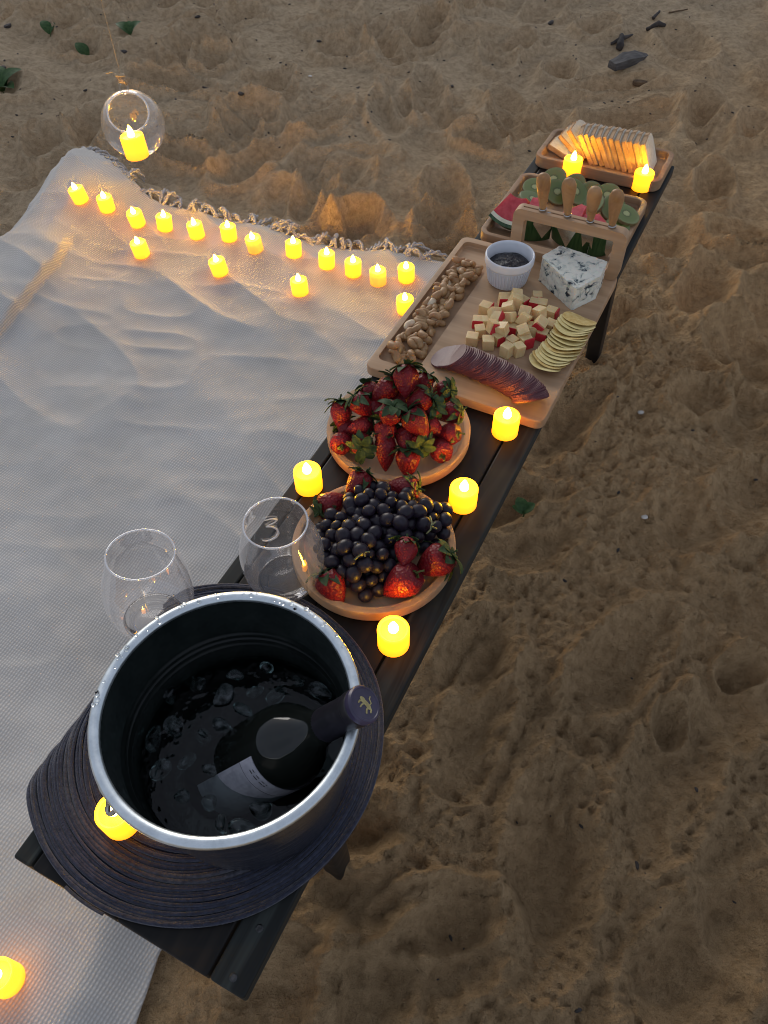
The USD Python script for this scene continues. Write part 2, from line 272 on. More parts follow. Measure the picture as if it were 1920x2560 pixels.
def leaf(name, c1, c2):
    return mat(name, {'co': ('texture_coordinate', {}), 'n': ('noise_texture', {'scale': 160, 'detail': 3}), 'r': ('rgb_ramp', {'ramp': [(.35, c1), (.65, c2)]}), 'b': ('bump', {'strength': .4, 'distance': .001}),
        'p': ('principled_bsdf', {'roughness': .6, 'specular_ior_level': .3}), 't': ('translucent_bsdf', {}), 'm': ('mix_closure', {'fac': .25})},
        [('co.object', 'n.vector'), ('n.fac', 'r.fac'), ('r.color', 'p.base_color'), ('r.color', 't.color'), ('n.fac', 'b.height'), ('b.normal', 'p.normal'), ('p.BSDF', 'm.closure1'), ('t.BSDF', 'm.closure2')], 'm.closure')
M_CALYX = leaf('strawberry_leaf', (.030, .062, .022), (.075, .125, .050))
M_CALYX_Y = leaf('pale_strawberry_leaf', (.12, .15, .04), (.21, .24, .075))
M_WEED = leaf('weed_leaf', (.035, .085, .025), (.075, .145, .045))
M_GRAPE = mat('grape_skin', {'co': ('texture_coordinate', {}), 'ge': ('geometry', {}), 'n': ('noise_texture', {'scale': 130, 'detail': 3}), 'r': ('rgb_ramp', {'ramp': [(.35, (.007, .004, .008)), (.6, (.014, .009, .017)), (.8, (.030, .027, .042))]}),
    'oi': ('object_info', {}), 'p': ('principled_bsdf', {'roughness': .24, 'specular_ior_level': .38}), 'mr': ('map_range', {'from_min': .3, 'from_max': .7, 'to_min': .26, 'to_max': .58})},
    [('ge.position', 'n.vector'), ('n.fac', 'r.fac'), ('r.color', 'p.base_color'), ('n.fac', 'mr.value'), ('mr.result', 'p.roughness')], 'p.BSDF')
M_STEM = noisy('green_stem', (.10, .11, .04), (.20, .20, .08), 80, .6)
M_CASHEW = noisy('roasted_cashew', (.27, .135, .05), (.45, .27, .12), 70, .5, .2, 200, sss=.1, ramp=(.3, .7))
M_CASHEW2 = noisy('pale_cashew', (.60, .43, .26), (.74, .60, .42), 70, .5, .2, 200, sss=.1)
M_CHEESE = noisy('pale_cheese', (.64, .44, .19), (.74, .55, .28), 60, .5, .1, 200, sss=.2)
M_WAXRED = noisy('red_cheese_rind', (.50, .02, .03), (.62, .035, .05), 60, .4)
M_CHIP = noisy('pale_crisp', (.66, .52, .19), (.78, .66, .32), 80, .55, .25, 160)
M_CHIPEDGE = noisy('toasted_crisp', (.58, .37, .10), (.74, .56, .22), 120, .55, .25, 160)
M_SALAMI = mat('salami_slice', {'co': ('texture_coordinate', {}), 'v': ('voronoi_texture', {'scale': 420.0, 'feature': 'f1'}), 'n': ('noise_texture', {'scale': 260, 'detail': 4}), 'ad': ('math', {'math_type': 'add'}), 'r': ('rgb_ramp', {'ramp': [(.48, (.42, .29, .29)), (.60, (.26, .12, .125)), (.72, (.115, .032, .040)), (1, (.085, .022, .029))]}),
    'sl': ('math', {'math_type': 'multiply_add', 'value2': .55, 'value3': .22}), 'p': ('principled_bsdf', {'roughness': .44, 'specular_ior_level': .4})},
    [('co.object', 'v.vector'), ('co.object', 'n.vector'), ('v.distance', 'sl.value1'), ('sl.value', 'ad.value1'), ('n.fac', 'ad.value2'), ('ad.value', 'r.fac'), ('r.color', 'p.base_color')], 'p.BSDF')
M_PORCELAIN = noisy('white_porcelain', (.70, .72, .76), (.76, .78, .81), 20, .22)
M_JAM = noisy('dark_jam', (.005, .004, .006), (.012, .009, .012), 120, .42, .9, 180, bdist=.004)
M_BLUE = mat('blue_veined_cheese', {'co': ('texture_coordinate', {}), 'n0': ('noise_texture', {'scale': 90, 'detail': 3}), 'sc': ('vector_math', {'math_type': 'scale', 'scale': .012}), 'av': ('vector_math', {'math_type': 'add'}),
    'n': ('noise_texture', {'scale': 62, 'detail': 3, 'roughness': .5, 'distortion': 1.0}), 'r': ('rgb_ramp', {'ramp': [(.33, (.016, .024, .034)), (.36, (.05, .07, .09)), (.395, (.46, .49, .43)), (.5, (.74, .73, .62)), (.8, (.82, .80, .68))]}),
    'b': ('bump', {'strength': .5, 'distance': .003}), 'p': ('principled_bsdf', {'roughness': .6, 'specular_ior_level': .35, 'subsurface_weight': .1, 'subsurface_scale': .004})},
    [('co.object', 'n0.vector'), ('n0.color', 'sc.vector1'), ('co.object', 'av.vector1'), ('sc.vector', 'av.vector2'), ('av.vector', 'n.vector'), ('n.fac', 'r.fac'), ('r.color', 'p.base_color'), ('n.fac', 'b.height'), ('b.normal', 'p.normal')], 'p.BSDF')
M_FLESH = noisy('watermelon_flesh', (.42, .028, .04), (.55, .075, .085), 90, .35, .3, 220, sss=.15)
M_WRIND = noisy('watermelon_white_rind', (.62, .64, .46), (.74, .74, .58), 60, .5)
M_WSKIN = noisy('watermelon_skin', (.012, .045, .012), (.055, .11, .035), 60, .35, stretch=(3, .5, .5))
M_SEED = noisy('dark_seed', (.02, .012, .01), (.05, .03, .02), 60, .4)
M_KIWI = mat('kiwi_flesh', {'co': ('texture_coordinate', {}), 'sp': ('separate_xyz', {}), 'cx': ('combine_xyz', {}), 'ln': ('vector_math', {'math_type': 'length'}), 'n': ('noise_texture', {'scale': 260, 'detail': 2}),
    'ad': ('math', {'math_type': 'multiply_add', 'value2': .004}), 'mr': ('map_range', {'from_min': .002, 'from_max': .026}), 'r': ('rgb_ramp', {'ramp': [(0, (.36, .38, .17)), (.22, (.32, .34, .13)), (.3, (.07, .09, .02)), (.42, (.115, .155, .035)), (.8, (.13, .165, .042)), (1, (.18, .205, .075))]}),
    'p': ('principled_bsdf', {'roughness': .3, 'specular_ior_level': .5, 'subsurface_weight': .2, 'subsurface_scale': .004})},
    [('co.object', 'sp.vector'), ('sp.x', 'cx.x'), ('sp.y', 'cx.y'), ('cx.vector', 'ln.vector1'), ('co.object', 'n.vector'), ('n.fac', 'ad.value1'), ('ln.value', 'ad.value3'), ('ad.value', 'mr.value'), ('mr.result', 'r.fac'), ('r.color', 'p.base_color')], 'p.BSDF')
M_KSKIN = noisy('kiwi_skin', (.14, .10, .04), (.24, .20, .08), 120, .7)
M_CRUMB = noisy('bread_crumb', (.66, .60, .47), (.78, .73, .60), 150, .85, .6, 260, spec=.2)
M_CRUST = noisy('bread_crust', (.34, .20, .10), (.50, .34, .20), 60, .7, .3, 160, spec=.2)
M_TWIG = noisy('dark_twig', (.020, .016, .014), (.055, .045, .038), 60, .8, .6, 120)
M_DRIFT = noisy('grey_driftwood', (.040, .036, .034), (.095, .088, .082), 25, .8, .7, 60, stretch=(1, 6, 6))
M_BROWN = noisy('brown_bark', (.070, .042, .022), (.15, .095, .05), 50, .85, .6, 120)
M_SHELL = noisy('pale_shell', (.50, .47, .42), (.65, .62, .56), 90, .6)
M_JUTE = noisy('jute_string', (.40, .29, .17), (.58, .45, .29), 300, .9, .6, 500)
M_SCREW = noisy('dull_screw', (.05, .05, .05), (.11, .11, .11), 200, .45, metallic=1.0)

# ------------------------------------------------------------------ cloth and sand heights
def sstep(a, b, x): q = np.clip((x - a) / (b - a), 0, 1); return q * q * (3 - 2 * q)
FOLD_S = np.array([-.6, .40, .62, .79, .856, .992, 1.06, 1.124, 1.5]); FOLD_T = np.array([-.80, -.83, -.845, -.86, -.875, -.905, -.93, -.96, -1.05])
def cloth_edge_far(t): return np.interp(t, [-1.25, -1.17, -1.08, -.918, -.75, -.623, -.48, -.357, -.178, .2], [1.375, 1.392, 1.37, 1.318, 1.335, 1.352, 1.352, 1.375, 1.415, 1.44])
def cloth_edge_left(s): return np.interp(s, [-.6, .8, 1.02, 1.12, 1.24, 1.4], [-1.17, -1.15, -1.125, -1.15, -1.165, -1.20])
def cloth_edge_right(s): return np.interp(s, [-.6, -.07, 0, .2, 1.45], [.135, .119, .10, .11, .13])
def cloth_z(s, t):
    P = np.stack([s * 3.0 + t * 1.1, t * 2.2 - s * .8, 0 * s + 7.3], -1)
    z = .020 + .020 * (meshkit.fbm(P, 3, 3) - .5)
    a = np.stack([s * 9 + t * 3.2, t * 3.0 - s * 1.2, 0 * s + 1.7], -1)          # soft folds that run across the sheet
    rdg = 1 - np.abs(2 * meshkit.noise(a, 11) - 1)
    amp = (.35 + .40 * sstep(.45, .8, s)) * (1 - .75 * sstep(-.05, .02, t))
    z = z + .019 * amp * (rdg ** 1.7 - .3)
    a2 = np.stack([s * 17 - t * 6.5, t * 5.5 + s * 3.5, 0 * s + 4.1], -1)
    z = z + .006 * amp * (1 - np.abs(2 * meshkit.noise(a2, 23) - 1)) ** 2.4
    z = z + .0045 * (meshkit.fbm(np.stack([s * 26, t * 20, 0 * s], -1), 2, 31) - .5)
    tf = np.interp(s, FOLD_S, FOLD_T); A = .019 * (1 - sstep(1.0, 1.14, s))
    z = z + A * sstep(-.006, .026, tf - t) * (1 - .35 * sstep(.05, .2, tf - t)) + .018 * np.exp(-((t - tf + .02) / .10) ** 2) * (1 - sstep(.95, 1.2, s))
    z = z + .05 * np.exp(-((s - 1.33) / .16) ** 2) * np.exp(-((t + 1.12) / .22) ** 2)
    hl = t - cloth_edge_left(s); z = z + .028 * sstep(0, .05, hl) * (1 - sstep(.12, .3, hl))
    m = sstep(.30, .0, s) * sstep(-.25, .0, t); er = cloth_edge_right(s) - t
    z = z + m * (.030 * sstep(.0, .075, er) - .008)
    return np.maximum(z, .004)

def footprints(x, y):
    rng = np.random.default_rng(5); h = np.zeros_like(x); smooth = np.zeros_like(x)
    spots = []
    for (px, py, L, wd, dep, ang) in [(1540, 405, .15, .09, .045, 1.2), (1490, 885, .13, .085, .040, .6), (1035, 1420, .15, .085, .028, .9), (1340, 1435, .20, .09, .036, .75), (1595, 1455, .07, .05, .040, .3), (1180, 1900, .23, .10, .036, 1.35),
            (1440, 1700, .22, .10, .032, 1.0), (1440, 1575, .06, .045, .030, 1.2), (580, 195, .16, .10, .040, .4), (470, 300, .14, .10, .03, .9), (520, 285, .18, .09, .035, 2.2), (150, 290, .18, .09, .03, 2.6), (60, 300, .16, .09, .03, .3), (1230, 930, .20, .08, .03, .9),
            (1330, 700, .17, .09, .032, .5), (1520, 640, .2, .10, .032, 1.1), (700, 60, .15, .09, .03, .2), (530, 50, .14, .09, .035, .5), (1120, 100, .14, .10, .04, 1.0), (380, 130, .16, .09, .028, 2.0), (890, 250, .16, .09, .034, 1.7), (1600, 1100, .2, .1, .03, .8), (1600, 1950, .2, .1, .034, 1.9), (1150, 1180, .17, .09, .02, .6),
            (700, 270, .2, .1, .04, .9), (960, 420, .18, .10, .035, 1.5), (760, 380, .16, .10, .035, 2.0), (1500, 2100, .2, .1, .03, .7), (800, 2120, .18, .09, .025, 1.3), (950, 2080, .16, .09, .022, .5)]:
        p = at(px, py, 0); spots.append((p[0], p[1], L / 2, wd / 2, dep, ang))
    for _ in range(560):
        px, py = rng.uniform(-2.6, 2.8), rng.uniform(-.6, 4.2)
        g = 1.0 if py < 1.2 else 1.9
        spots.append((px, py, rng.uniform(.05, .12) * (1 + .25 * (g - 1)), rng.uniform(.032, .055) * (1 + .3 * (g - 1)), rng.uniform(.012, .030) * g, rng.uniform(0, 3.14)))
    for (px, py, a, b, d, g) in spots:
        sel = (np.abs(x - px) < .32) & (np.abs(y - py) < .32)
        if not sel.any(): continue
        u, v = x[sel] - px, y[sel] - py
        wob = .28 * (meshkit.fbm(np.stack([u * 14 + px * 9, v * 14, 0 * u + 3], -1), 2, 2) - .5)
        uu, vv = u * math.cos(g) + v * math.sin(g), -u * math.sin(g) + v * math.cos(g)
        e = np.sqrt((uu / a) ** 2 + (vv / b) ** 2) + wob
        h[sel] += -.85 * d * (1 - sstep(.25, 1.15, e)) + d * .55 * np.exp(-((e - 1.28) / .22) ** 2)
        smooth[sel] = np.maximum(smooth[sel], 1 - sstep(.55, .95, e))
    return h, smooth

def sand_z(x, y):
    p = np.stack([x, y, 0 * x + .37], -1)
    w = p + .05 * np.stack([meshkit.fbm(p * 5, 3, 41), meshkit.fbm(p * 5 + 9, 3, 42), 0 * x], -1)
    h = .055 * (meshkit.fbm(w * 1.9, 3, 1) - .5)
    h = h + (.062 + .022 * sstep(1.2, 1.9, y)) * (meshkit.fbm(w * 5.5, 4, 7) - .5)
    h = h + .026 * ((1 - np.abs(2 * meshkit.fbm(w * 6.3, 3, 9) - 1)) ** 2 - .55)
    f, sm = footprints(x, y)
    rough = (.30 + .70 * sstep(.40, .62, meshkit.fbm(p * 2.6, 2, 77))) * (.32 + .68 * sstep(2.0, 1.1, y)); rough = rough * (1 - .6 * sm)
    clump = np.abs(2 * meshkit.fbm(w * 21, 3, 15) - 1); clump2 = meshkit.fbm(w * 55, 3, 19) - .5
    h = h + f + rough * (.026 * (.5 - clump) + .020 * clump2 + (.4 + .6 * sstep(1.7, 1.1, y)) * .011 * (meshkit.fbm(w * 105, 2, 22) - .5) - .007 * sstep(.62, .80, meshkit.noise(w * 78, 29)) + .0045 * (meshkit.noise(w * 260, 27) - .5))
    # cracked, lifted lumps at the toes of the nearest footprint
    q = at(1225, 1760, 0); e = np.hypot(x - q[0], y - q[1]); cell = np.abs(2 * meshkit.noise(w * 42, 91) - 1)
    h = h + .016 * np.exp(-(e / .045) ** 2) * sstep(.05, .35, cell)
    far = sstep(6, 14, np.hypot(x, y)); h = h * (1 - far)
    s, t = (x - TO[0]) * TD[0] + (y - TO[1]) * TD[1], (x - TO[0]) * TN[0] + (y - TO[1]) * TN[1]
    sc, tc = np.clip(s, -.55, None), t
    sc = np.minimum(sc, cloth_edge_far(t)); tc = np.clip(tc, cloth_edge_left(sc), cloth_edge_right(sc)); sc = np.minimum(sc, cloth_edge_far(tc))
    near = (np.hypot(s - sc, t - tc)); m = sstep(.0, .10, near - .012)
    sel = m < 1
    cz = np.zeros_like(x); cz[sel] = cloth_z(sc[sel], tc[sel])
    edge_l = sstep(.10, .0, tc - cloth_edge_left(sc))
    target = np.minimum(cz - .014 - .02 * edge_l, .05)
    inside = near < .012
    h = np.where(sel, np.where(inside, np.minimum(target, h * .3 + target * .7), target * (1 - m) + h * m), h)
    h = np.where(inside, np.minimum(h, cz - .012), h)
    # sand is scooped lower where the bench legs stand and behind it, higher mounds behind the fringe
    return h + .006 * np.exp(-(((s - 1.52) / .10) ** 2)) * sstep(-1.2, -.9, t) * (1 - sstep(-.35, .0, t)) * (1 - np.where(sel, 1 - m, 0))

def axis_points(lo, hi, fine_lo, fine_hi, d0, d1):
    pts = [fine_lo]
    while pts[-1] < fine_hi: pts.append(pts[-1] + d0 + (d1 - d0) * (pts[-1] - fine_lo) / (fine_hi - fine_lo))
    a, st = pts[-1], d1
    up = []
    while a < hi: st *= 1.28; a += st; up.append(a)
    a, st, dn = pts[0], d0, []
    while a > lo: st *= 1.28; a -= st; dn.append(a)
    return np.array(dn[::-1] + pts + up)
gx = axis_points(-400, 400, -.45, .80, .0025, .0025); gy = axis_points(-400, 400, .03, 1.25, .0024, .0027)
def widen(g, lo, hi, st):                                # keep a moderate spacing out to the edges of the view
    a, b = g[np.searchsorted(g, lo[1])], g[np.searchsorted(g, hi[0])]
    core = g[(g >= a) & (g <= b)]
    left = [core[0]]
    while left[-1] > lo[0]: left.append(left[-1] - st[0])
    right = [core[-1]]; d = core[-1] - core[-2]
    while right[-1] < hi[1]: d = min(d * 1.06, st[1]); right.append(right[-1] + d)
    q = np.array(left[:0:-1] + list(core) + right[1:])
    lo_t, hi_t, d0, d1 = [], [], st[0], st[1]
    v = q[0]
    while v > -400: d0 *= 1.3; v -= d0; lo_t.append(v)
    v = q[-1]
    while v < 400: d1 *= 1.3; v += d1; hi_t.append(v)
    return np.array(lo_t[::-1] + list(q) + hi_t)
gx = widen(gx, (-1.72, -.45), (.80, 1.72), (.0058, .0058)); gy = widen(gy, (.03, .03), (1.25, 3.5), (.006, .0074))
X, Y = np.meshgrid(gx, gy)
Zs = np.zeros_like(X)
inner = (np.abs(X) < 16) & (np.abs(Y) < 16)
Zs[inner] = sand_z(X[inner], Y[inner])
nx, ny = len(gx), len(gy); ii = np.arange(nx * ny).reshape(ny, nx)
quads = np.stack([ii[:-1, :-1], ii[:-1, 1:], ii[1:, 1:], ii[1:, :-1]], -1).reshape(-1, 4)
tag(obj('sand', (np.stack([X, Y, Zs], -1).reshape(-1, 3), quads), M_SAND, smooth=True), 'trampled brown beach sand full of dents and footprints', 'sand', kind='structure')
def ground(x, y):                                        # bilinear height of the sand sheet
    i, j = int(np.clip(np.searchsorted(gx, x) - 1, 0, nx - 2)), int(np.clip(np.searchsorted(gy, y) - 1, 0, ny - 2))
    a, b = (x - gx[i]) / (gx[i + 1] - gx[i]), (y - gy[j]) / (gy[j + 1] - gy[j])
    return float(Zs[j, i] * (1 - a) * (1 - b) + Zs[j, i + 1] * a * (1 - b) + Zs[j + 1, i] * (1 - a) * b + Zs[j + 1, i + 1] * a * b)
def on_sand(px, py):
    z = 0.0
    for _ in range(4): p = at(px, py, z); z = ground(p[0], p[1])
    return np.array([p[0], p[1], z])

# ------------------------------------------------------------------ blanket
blanket = thing('blanket', 'cream woven cotton picnic blanket with a knotted fringe spread on the sand', 'blanket')
ns, nt = 400, 330
vv = np.linspace(0, 1, nt); uu = np.linspace(0, 1, ns)
U, V = np.meshgrid(uu, vv, indexing='ij')
S0 = -.55 + U * 2.0
T = cloth_edge_left(S0) * (1 - V) + cloth_edge_right(S0) * V
S = -.55 + U * (cloth_edge_far(T) + .55)
T = cloth_edge_left(S) * (1 - V) + cloth_edge_right(S) * V
Zc = cloth_z(S, T)
tf = np.interp(S, FOLD_S, FOLD_T); A = (1 - sstep(1.0, 1.12, S))
sh = .012 * A * sstep(-.004, .022, tf - T) * (1 - sstep(.024, .12, tf - T))           # the lip of the fold leans over the sheet below
def solid_sheet(S, T, Z, th, sh=0):
    top = np.stack([*(TO[:, None, None] + TD[:, None, None] * S + TN[:, None, None] * (T + sh)), Z], -1)
    ns, nt = S.shape; idx = np.arange(ns * nt).reshape(ns, nt); q = np.stack([idx[:-1, :-1], idx[:-1, 1:], idx[1:, 1:], idx[1:, :-1]], -1).reshape(-1, 4)
    b = np.concatenate([idx[0, :], idx[1:, -1], idx[-1, -2::-1], idx[-2:0:-1, 0]]); n = ns * nt
    side = np.stack([b, np.roll(b, -1), np.roll(b, -1) + n, b + n], 1)
    v = np.vstack([top.reshape(-1, 3), top.reshape(-1, 3) - [0, 0, th]])
    dt, dz1 = np.diff(T + sh, axis=1), np.diff(Z, axis=1)      # measured along the cloth, so the weave does not stretch on folds
    ul = T[:, -1:] - np.concatenate([np.cumsum(np.hypot(dt, dz1)[:, ::-1], axis=1)[:, ::-1], np.zeros((len(T), 1))], 1)
    from scipy.ndimage import gaussian_filter1d
    ul = T + gaussian_filter1d(ul - T, 14, axis=0)
    uv = np.stack([ul, S], -1).reshape(-1, 2)
    return v, np.vstack([q[:, ::-1], q + n, side]), np.vstack([uv, uv])
cv, cf, cuv = solid_sheet(S, T, Zc, .004, sh)
cp = usdkit.mesh(stage, str(blanket.GetPath()) + '/cloth', (cv, cf), M_CLOTH, smooth=True, uv=cuv)
rng = random.Random(3)
for k in range(62):                                                  # twisted tassels along the far edge
    t = -1.205 + k * .0168 + rng.uniform(-.009, .009)
    if t > -.06: break
    s = float(cloth_edge_far(np.array(t))); base = W(s - .004, t, float(cloth_z(np.array([s - .004]), np.array([t]))[0]) - .001)
    L = rng.uniform(.022, .075); a0 = rng.uniform(-1.1, 1.1); cur = rng.uniform(-30, 30)
    pts, p, a = [base], base.copy(), a0; lift = rng.uniform(.002, .030)
    for q in range(9):
        a += cur * L / 9; st = L / 9; p = p + np.array([*(TD * math.cos(a) + TN * math.sin(a)), 0]) * st
        f = (q + 1) / 9; p[2] = max(ground(p[0], p[1]) + .005, base[2] * (1 - f)) + lift * math.sin(f * math.pi)
        pts.append(p.copy())
    pts = np.array(pts); qq = np.linspace(0, 1, 18); dense = np.stack([np.interp(qq, np.linspace(0, 1, len(pts)), pts[:, c]) for c in range(3)], 1)
    strands = []
    for ph in (0, math.pi):
        off = np.stack([np.cos(qq * 11 + ph), np.sin(qq * 11 + ph), .7 * np.sin(qq * 11 + ph + .6)], 1) * .0030
        strands.append(tube(dense + off, .0031 * np.where(qq > .92, .8, 1), 6))
    obj('tassel', cat_(strands), M_TASSEL, blanket, smooth=True)

# ------------------------------------------------------------------ low plank bench used as a table
TH = .020
bench = thing('low_table', 'low black-stained plank table set with food beside the blanket', 'table', frame(0, 0, 0))
def plank(t0, t1, s1, matl, seed, smo=20):
    w = t1 - t0; m = slab(w, s1, TH, .003, .0022, 3); m = shifted(m, (t0 + w / 2, s1 / 2, HT - TH))
    return obj('plank', m, matl, bench, smooth=smo)
plank(.001, .0225, 1.570, M_EDGEWOOD, 1); plank(.0245, .1240, 1.572, M_BLACKWOOD, 2); plank(.1258, .2262, 1.571, M_BLACKWOOD, 3); plank(.2285, .2645, 1.573, M_EDGEWOOD, 4)
def leg_mesh(s, t, lean):
    zb = ground(*W(s, t)[:2]) - .02; r0, r1 = rrect(.030, .034, .004, 2), rrect(.026, .028, .006, 2)
    return loft([np.c_[r1 + [t, s + lean], np.full(len(r1), zb)], np.c_[r1 * 1.05 + [t, s + lean], np.full(len(r1), zb + .03)], np.c_[r0 + [t, s], np.full(len(r0), HT - TH)]])
for s, t, ln in ((.165, .243, .012), (.165, .022, .012), (1.185, .247, .05), (1.185, .022, .05)):
    obj('leg', leg_mesh(s, t, ln), M_BLACKWOOD, bench, smooth=25)
for s in (.165, 1.185):
    obj('cross_rail', shifted(box(.185, .022, .036), (.1325, s, HT - TH - .037)), M_BLACKWOOD, bench, smooth=25)
obj('foot_brace', shifted(box(.022, .022, .030), (.206, .125, .075)), M_BLACKWOOD, bench)
for a, b in ((.053, .2475), (.010, .2475), (.05, .012), (1.54, .2475)):
    obj('screw_head', lathe([(.0036, HT - .001), (.0036, HT + .0004), (.0028, HT + .0011)], 12).apply_translation((b, a, 0)) if False else shifted(lathe([(.0036, -.001), (.0036, .0004), (.0026, .0011)], 12), (b, a, HT)), M_SCREW, bench)

# ------------------------------------------------------------------ placemat
MS, MT_, MR = .186, .101, .1875
pm = thing('placemat', 'round navy placemat of coiled woven cord under the ice bucket', 'placemat', frame(MS, MT_, HT + .0045))
def droop(v):                                             # the limp rim hangs down over the left edge of the table
    v = np.array(v, float); d = -(v[:, 0] + MT_) - .016; Rb = .026; q = np.clip(d / Rb, 0, 1.35); o = d > 0
    x = -MT_ - .016 - Rb * np.sin(q) - np.where(d / Rb > 1.35, (d - 1.35 * Rb) * math.cos(1.35), 0); z = v[:, 2] * np.cos(q) - Rb * (1 - np.cos(q)) - np.where(d / Rb > 1.35, (d - 1.35 * Rb) * math.sin(1.35), 0)
    v[o, 0], v[o, 2] = x[o] - v[o, 2] * np.sin(q[o]), z[o]; return v
bk = lathe([(.0, -.0042)] + [(q, -.0042) for q in np.linspace(.01, MR - .004, 24)] + [(MR - .003, -.0030)] + [(q, -.0020) for q in np.linspace(MR - .004, .01, 24)] + [(.0, -.0020)], 96); bk.vertices = droop(bk.vertices)
obj('backing', bk, M_MAT, pm, smooth=30)
rng2 = np.random.default_rng(8); r = .012; ringn = 0
while r < MR - .0015:
    wdt = float(rng2.choice([.0030, .0036, .0044])); a = np.linspace(0, 2 * np.pi, 120, endpoint=False)
    wob = .0006 * np.sin(a * rng2.integers(2, 5) + rng2.uniform(0, 6)) + .0005 * np.sin(a * rng2.integers(5, 9) + rng2.uniform(0, 6))
    zc = rng2.uniform(-.0007, .0010) + .0007 * np.sin(a * rng2.integers(1, 4) + rng2.uniform(0, 6))
    hb = wdt * .62; prof = [(math.cos(b) * wdt * .54, math.sin(b) * hb) for b in np.linspace(0, 2 * np.pi, 8, endpoint=False)]
    rings = [droop(np.stack([(r + wob + pr) * np.cos(a), (r + wob + pr) * np.sin(a), np.maximum(zc + pz, -.0040)], 1)) for pr, pz in prof]
    obj('cord', loft(rings[::-1], wrap=True), M_MAT2 if rng2.uniform() < .22 else M_MAT, pm, smooth=True)
    r += wdt * .98
obj('cord_end', tube([(MR * math.cos(a), MR * math.sin(a), 0.0005) for a in np.linspace(-1.75, -1.5, 8)], .0016, 6), M_MAT2, pm, smooth=True)

# ------------------------------------------------------------------ ice bucket, water, ice and bottle
BS, BT, BH = .169, .169, .170
ZB = HT + .0085
bucket = thing('ice_bucket', 'round steel ice bucket with a pale rolled rim on the navy placemat', 'ice bucket', frame(BS, BT, ZB))
H2 = BH - .0085
wall = [(.0, 0), (.084, 0), (.090, .002), (.0935, .007), (.1125, H2 - .008), (.1135, H2 - .004)]
obj('wall', lathe(wall, 96, caps=(False, False)), M_STEEL, bucket, smooth=30)
obj('rim', lathe([(.1085 + .0052 * math.cos(a) + .0018, H2 - .0035 + .0042 * math.sin(a)) for a in np.linspace(0, -2 * np.pi, 14, endpoint=False)][::-1], 96, wrap=True), M_RIM, bucket, smooth=True)
lin = [(.0, .003), (.082, .003), (.090, .008)]
for k in range(120):
    z = .010 + (H2 - .016) * k / 119; rr = .0915 + (.1085 - .0915) * k / 119
    zz_ = (z - .098); rr -= sum(.0022 * math.exp(-((zz_ - o) / .0018) ** 2) for o in (-.011, -.003, .005)); lin.append((rr, z))
obj('lining', lathe(lin, 96, caps=(False, False)), M_LINING, bucket, smooth=40)
ha = math.radians(238)
def bucket_pt(a, r, z): return (r * math.cos(a), r * math.sin(a), z)
for a in (ha, ha - math.pi):
    lug = moved(lathe([(.0, 0), (.010, 0), (.0115, .002), (.0115, .005), (.009, .0085), (.004, .0105)], 20), align((math.cos(a), math.sin(a), -.15), bucket_pt(a, .108, H2 - .028)))
    obj('handle_lug', lug, M_STEEL, bucket, smooth=40)
obj('handle_bracket', tube([bucket_pt(ha + .02 + .14 * k / 10, .1125 + .010 * math.sin(k / 10 * math.pi), H2 - .034 - .016 * math.sin(k / 10 * math.pi)) for k in range(11)], .0022, 8), M_STEEL, bucket, smooth=True)
rd = random.Random(21)
for k in range(46):                                                  # drops standing on the rim
    a = rd.uniform(.9, 3.6); q = rd.uniform(.0012, .0026)
    obj('water_drop', shifted(lathe([(q, 0), (q * .85, q * .4), (q * .45, q * .62)], 10), bucket_pt(a, .1102 + rd.uniform(-.003, .003), H2 + .0002)), M_DROP, bucket, smooth=True)

WZ = ZB + .070
WL = .070
wr = lambda z: .0915 + (.1085 - .0915) * (z - .010) / (H2 - .016) - .0022
water = tag(obj('ice_water', lathe([(.078, .006), (wr(WL) - .001, WL - .001), (wr(WL) - .002, WL)], 72), M_WATER, m=frame(BS, BT, ZB), smooth=30), 'dark cold water half filling the steel ice bucket', 'water')
ice_words = ['glinting ice lump nearest the far left wall of the bucket', 'ice lump floating by the far right wall of the bucket', 'ice lump touching the bottle shoulder in the water', 'ice lump near the middle of the bucket water',
    'ice lump close to the left wall of the bucket', 'ice lump at the near left side of the bucket', 'ice lump beside the pale bottle label', 'ice lump in the water at the near wall of the bucket', 'small ice lump left of the bottle in the bucket', 'ice lump floating at the far wall of the bucket', 'pale ice lump between bottle and far right wall', 'ice lump just right of the glinting one', 'ice lump between the glinting one and the far wall', 'ice lump by the upper left wall of the bucket', 'ice lump midway along the left wall of the bucket', 'ice lump in the left half of the water', 'ice lump left of the bottle body in the water', 'ice lump toward the near left of the water', 'ice lump just below the left end of the bottle', 'ice lump at the near wall right of the middle', 'ice lump between the label and the near right wall', 'ice lump above the bottle shoulder', 'ice lump at the centre left of the water']
ice_px = [(425, 1475), (645, 1465), (600, 1497), (530, 1530), (380, 1560), (345, 1660), (560, 1750), (480, 1770), (440, 1580), (575, 1440), (690, 1500), (480, 1500), (510, 1455), (365, 1500), (330, 1590), (400, 1640), (460, 1660), (390, 1720), (445, 1735), (520, 1790), (620, 1760), (550, 1490), (475, 1560)]
for k, ((px, py), w_) in enumerate(zip(ice_px, ice_words)):
    rr = random.Random(k + 40); p = at(px, py, WZ)
    hull = trimesh.convex.convex_hull(np.array([[rr.uniform(-1, 1), rr.uniform(-1, 1), rr.uniform(-1, 1)] for _ in range(16)]) * [rr.uniform(.008, .018), rr.uniform(.008, .016), rr.uniform(.008, .012)]).subdivide_loop(2)
    m = align((rr.uniform(-.3, .3), rr.uniform(-.3, .3), 1), (p[0], p[1], WZ - rr.uniform(.001, .007)), rr.uniform(0, 6))
    tag(obj('ice_cube', hull, M_ICE, m=m, smooth=True), w_, 'ice')

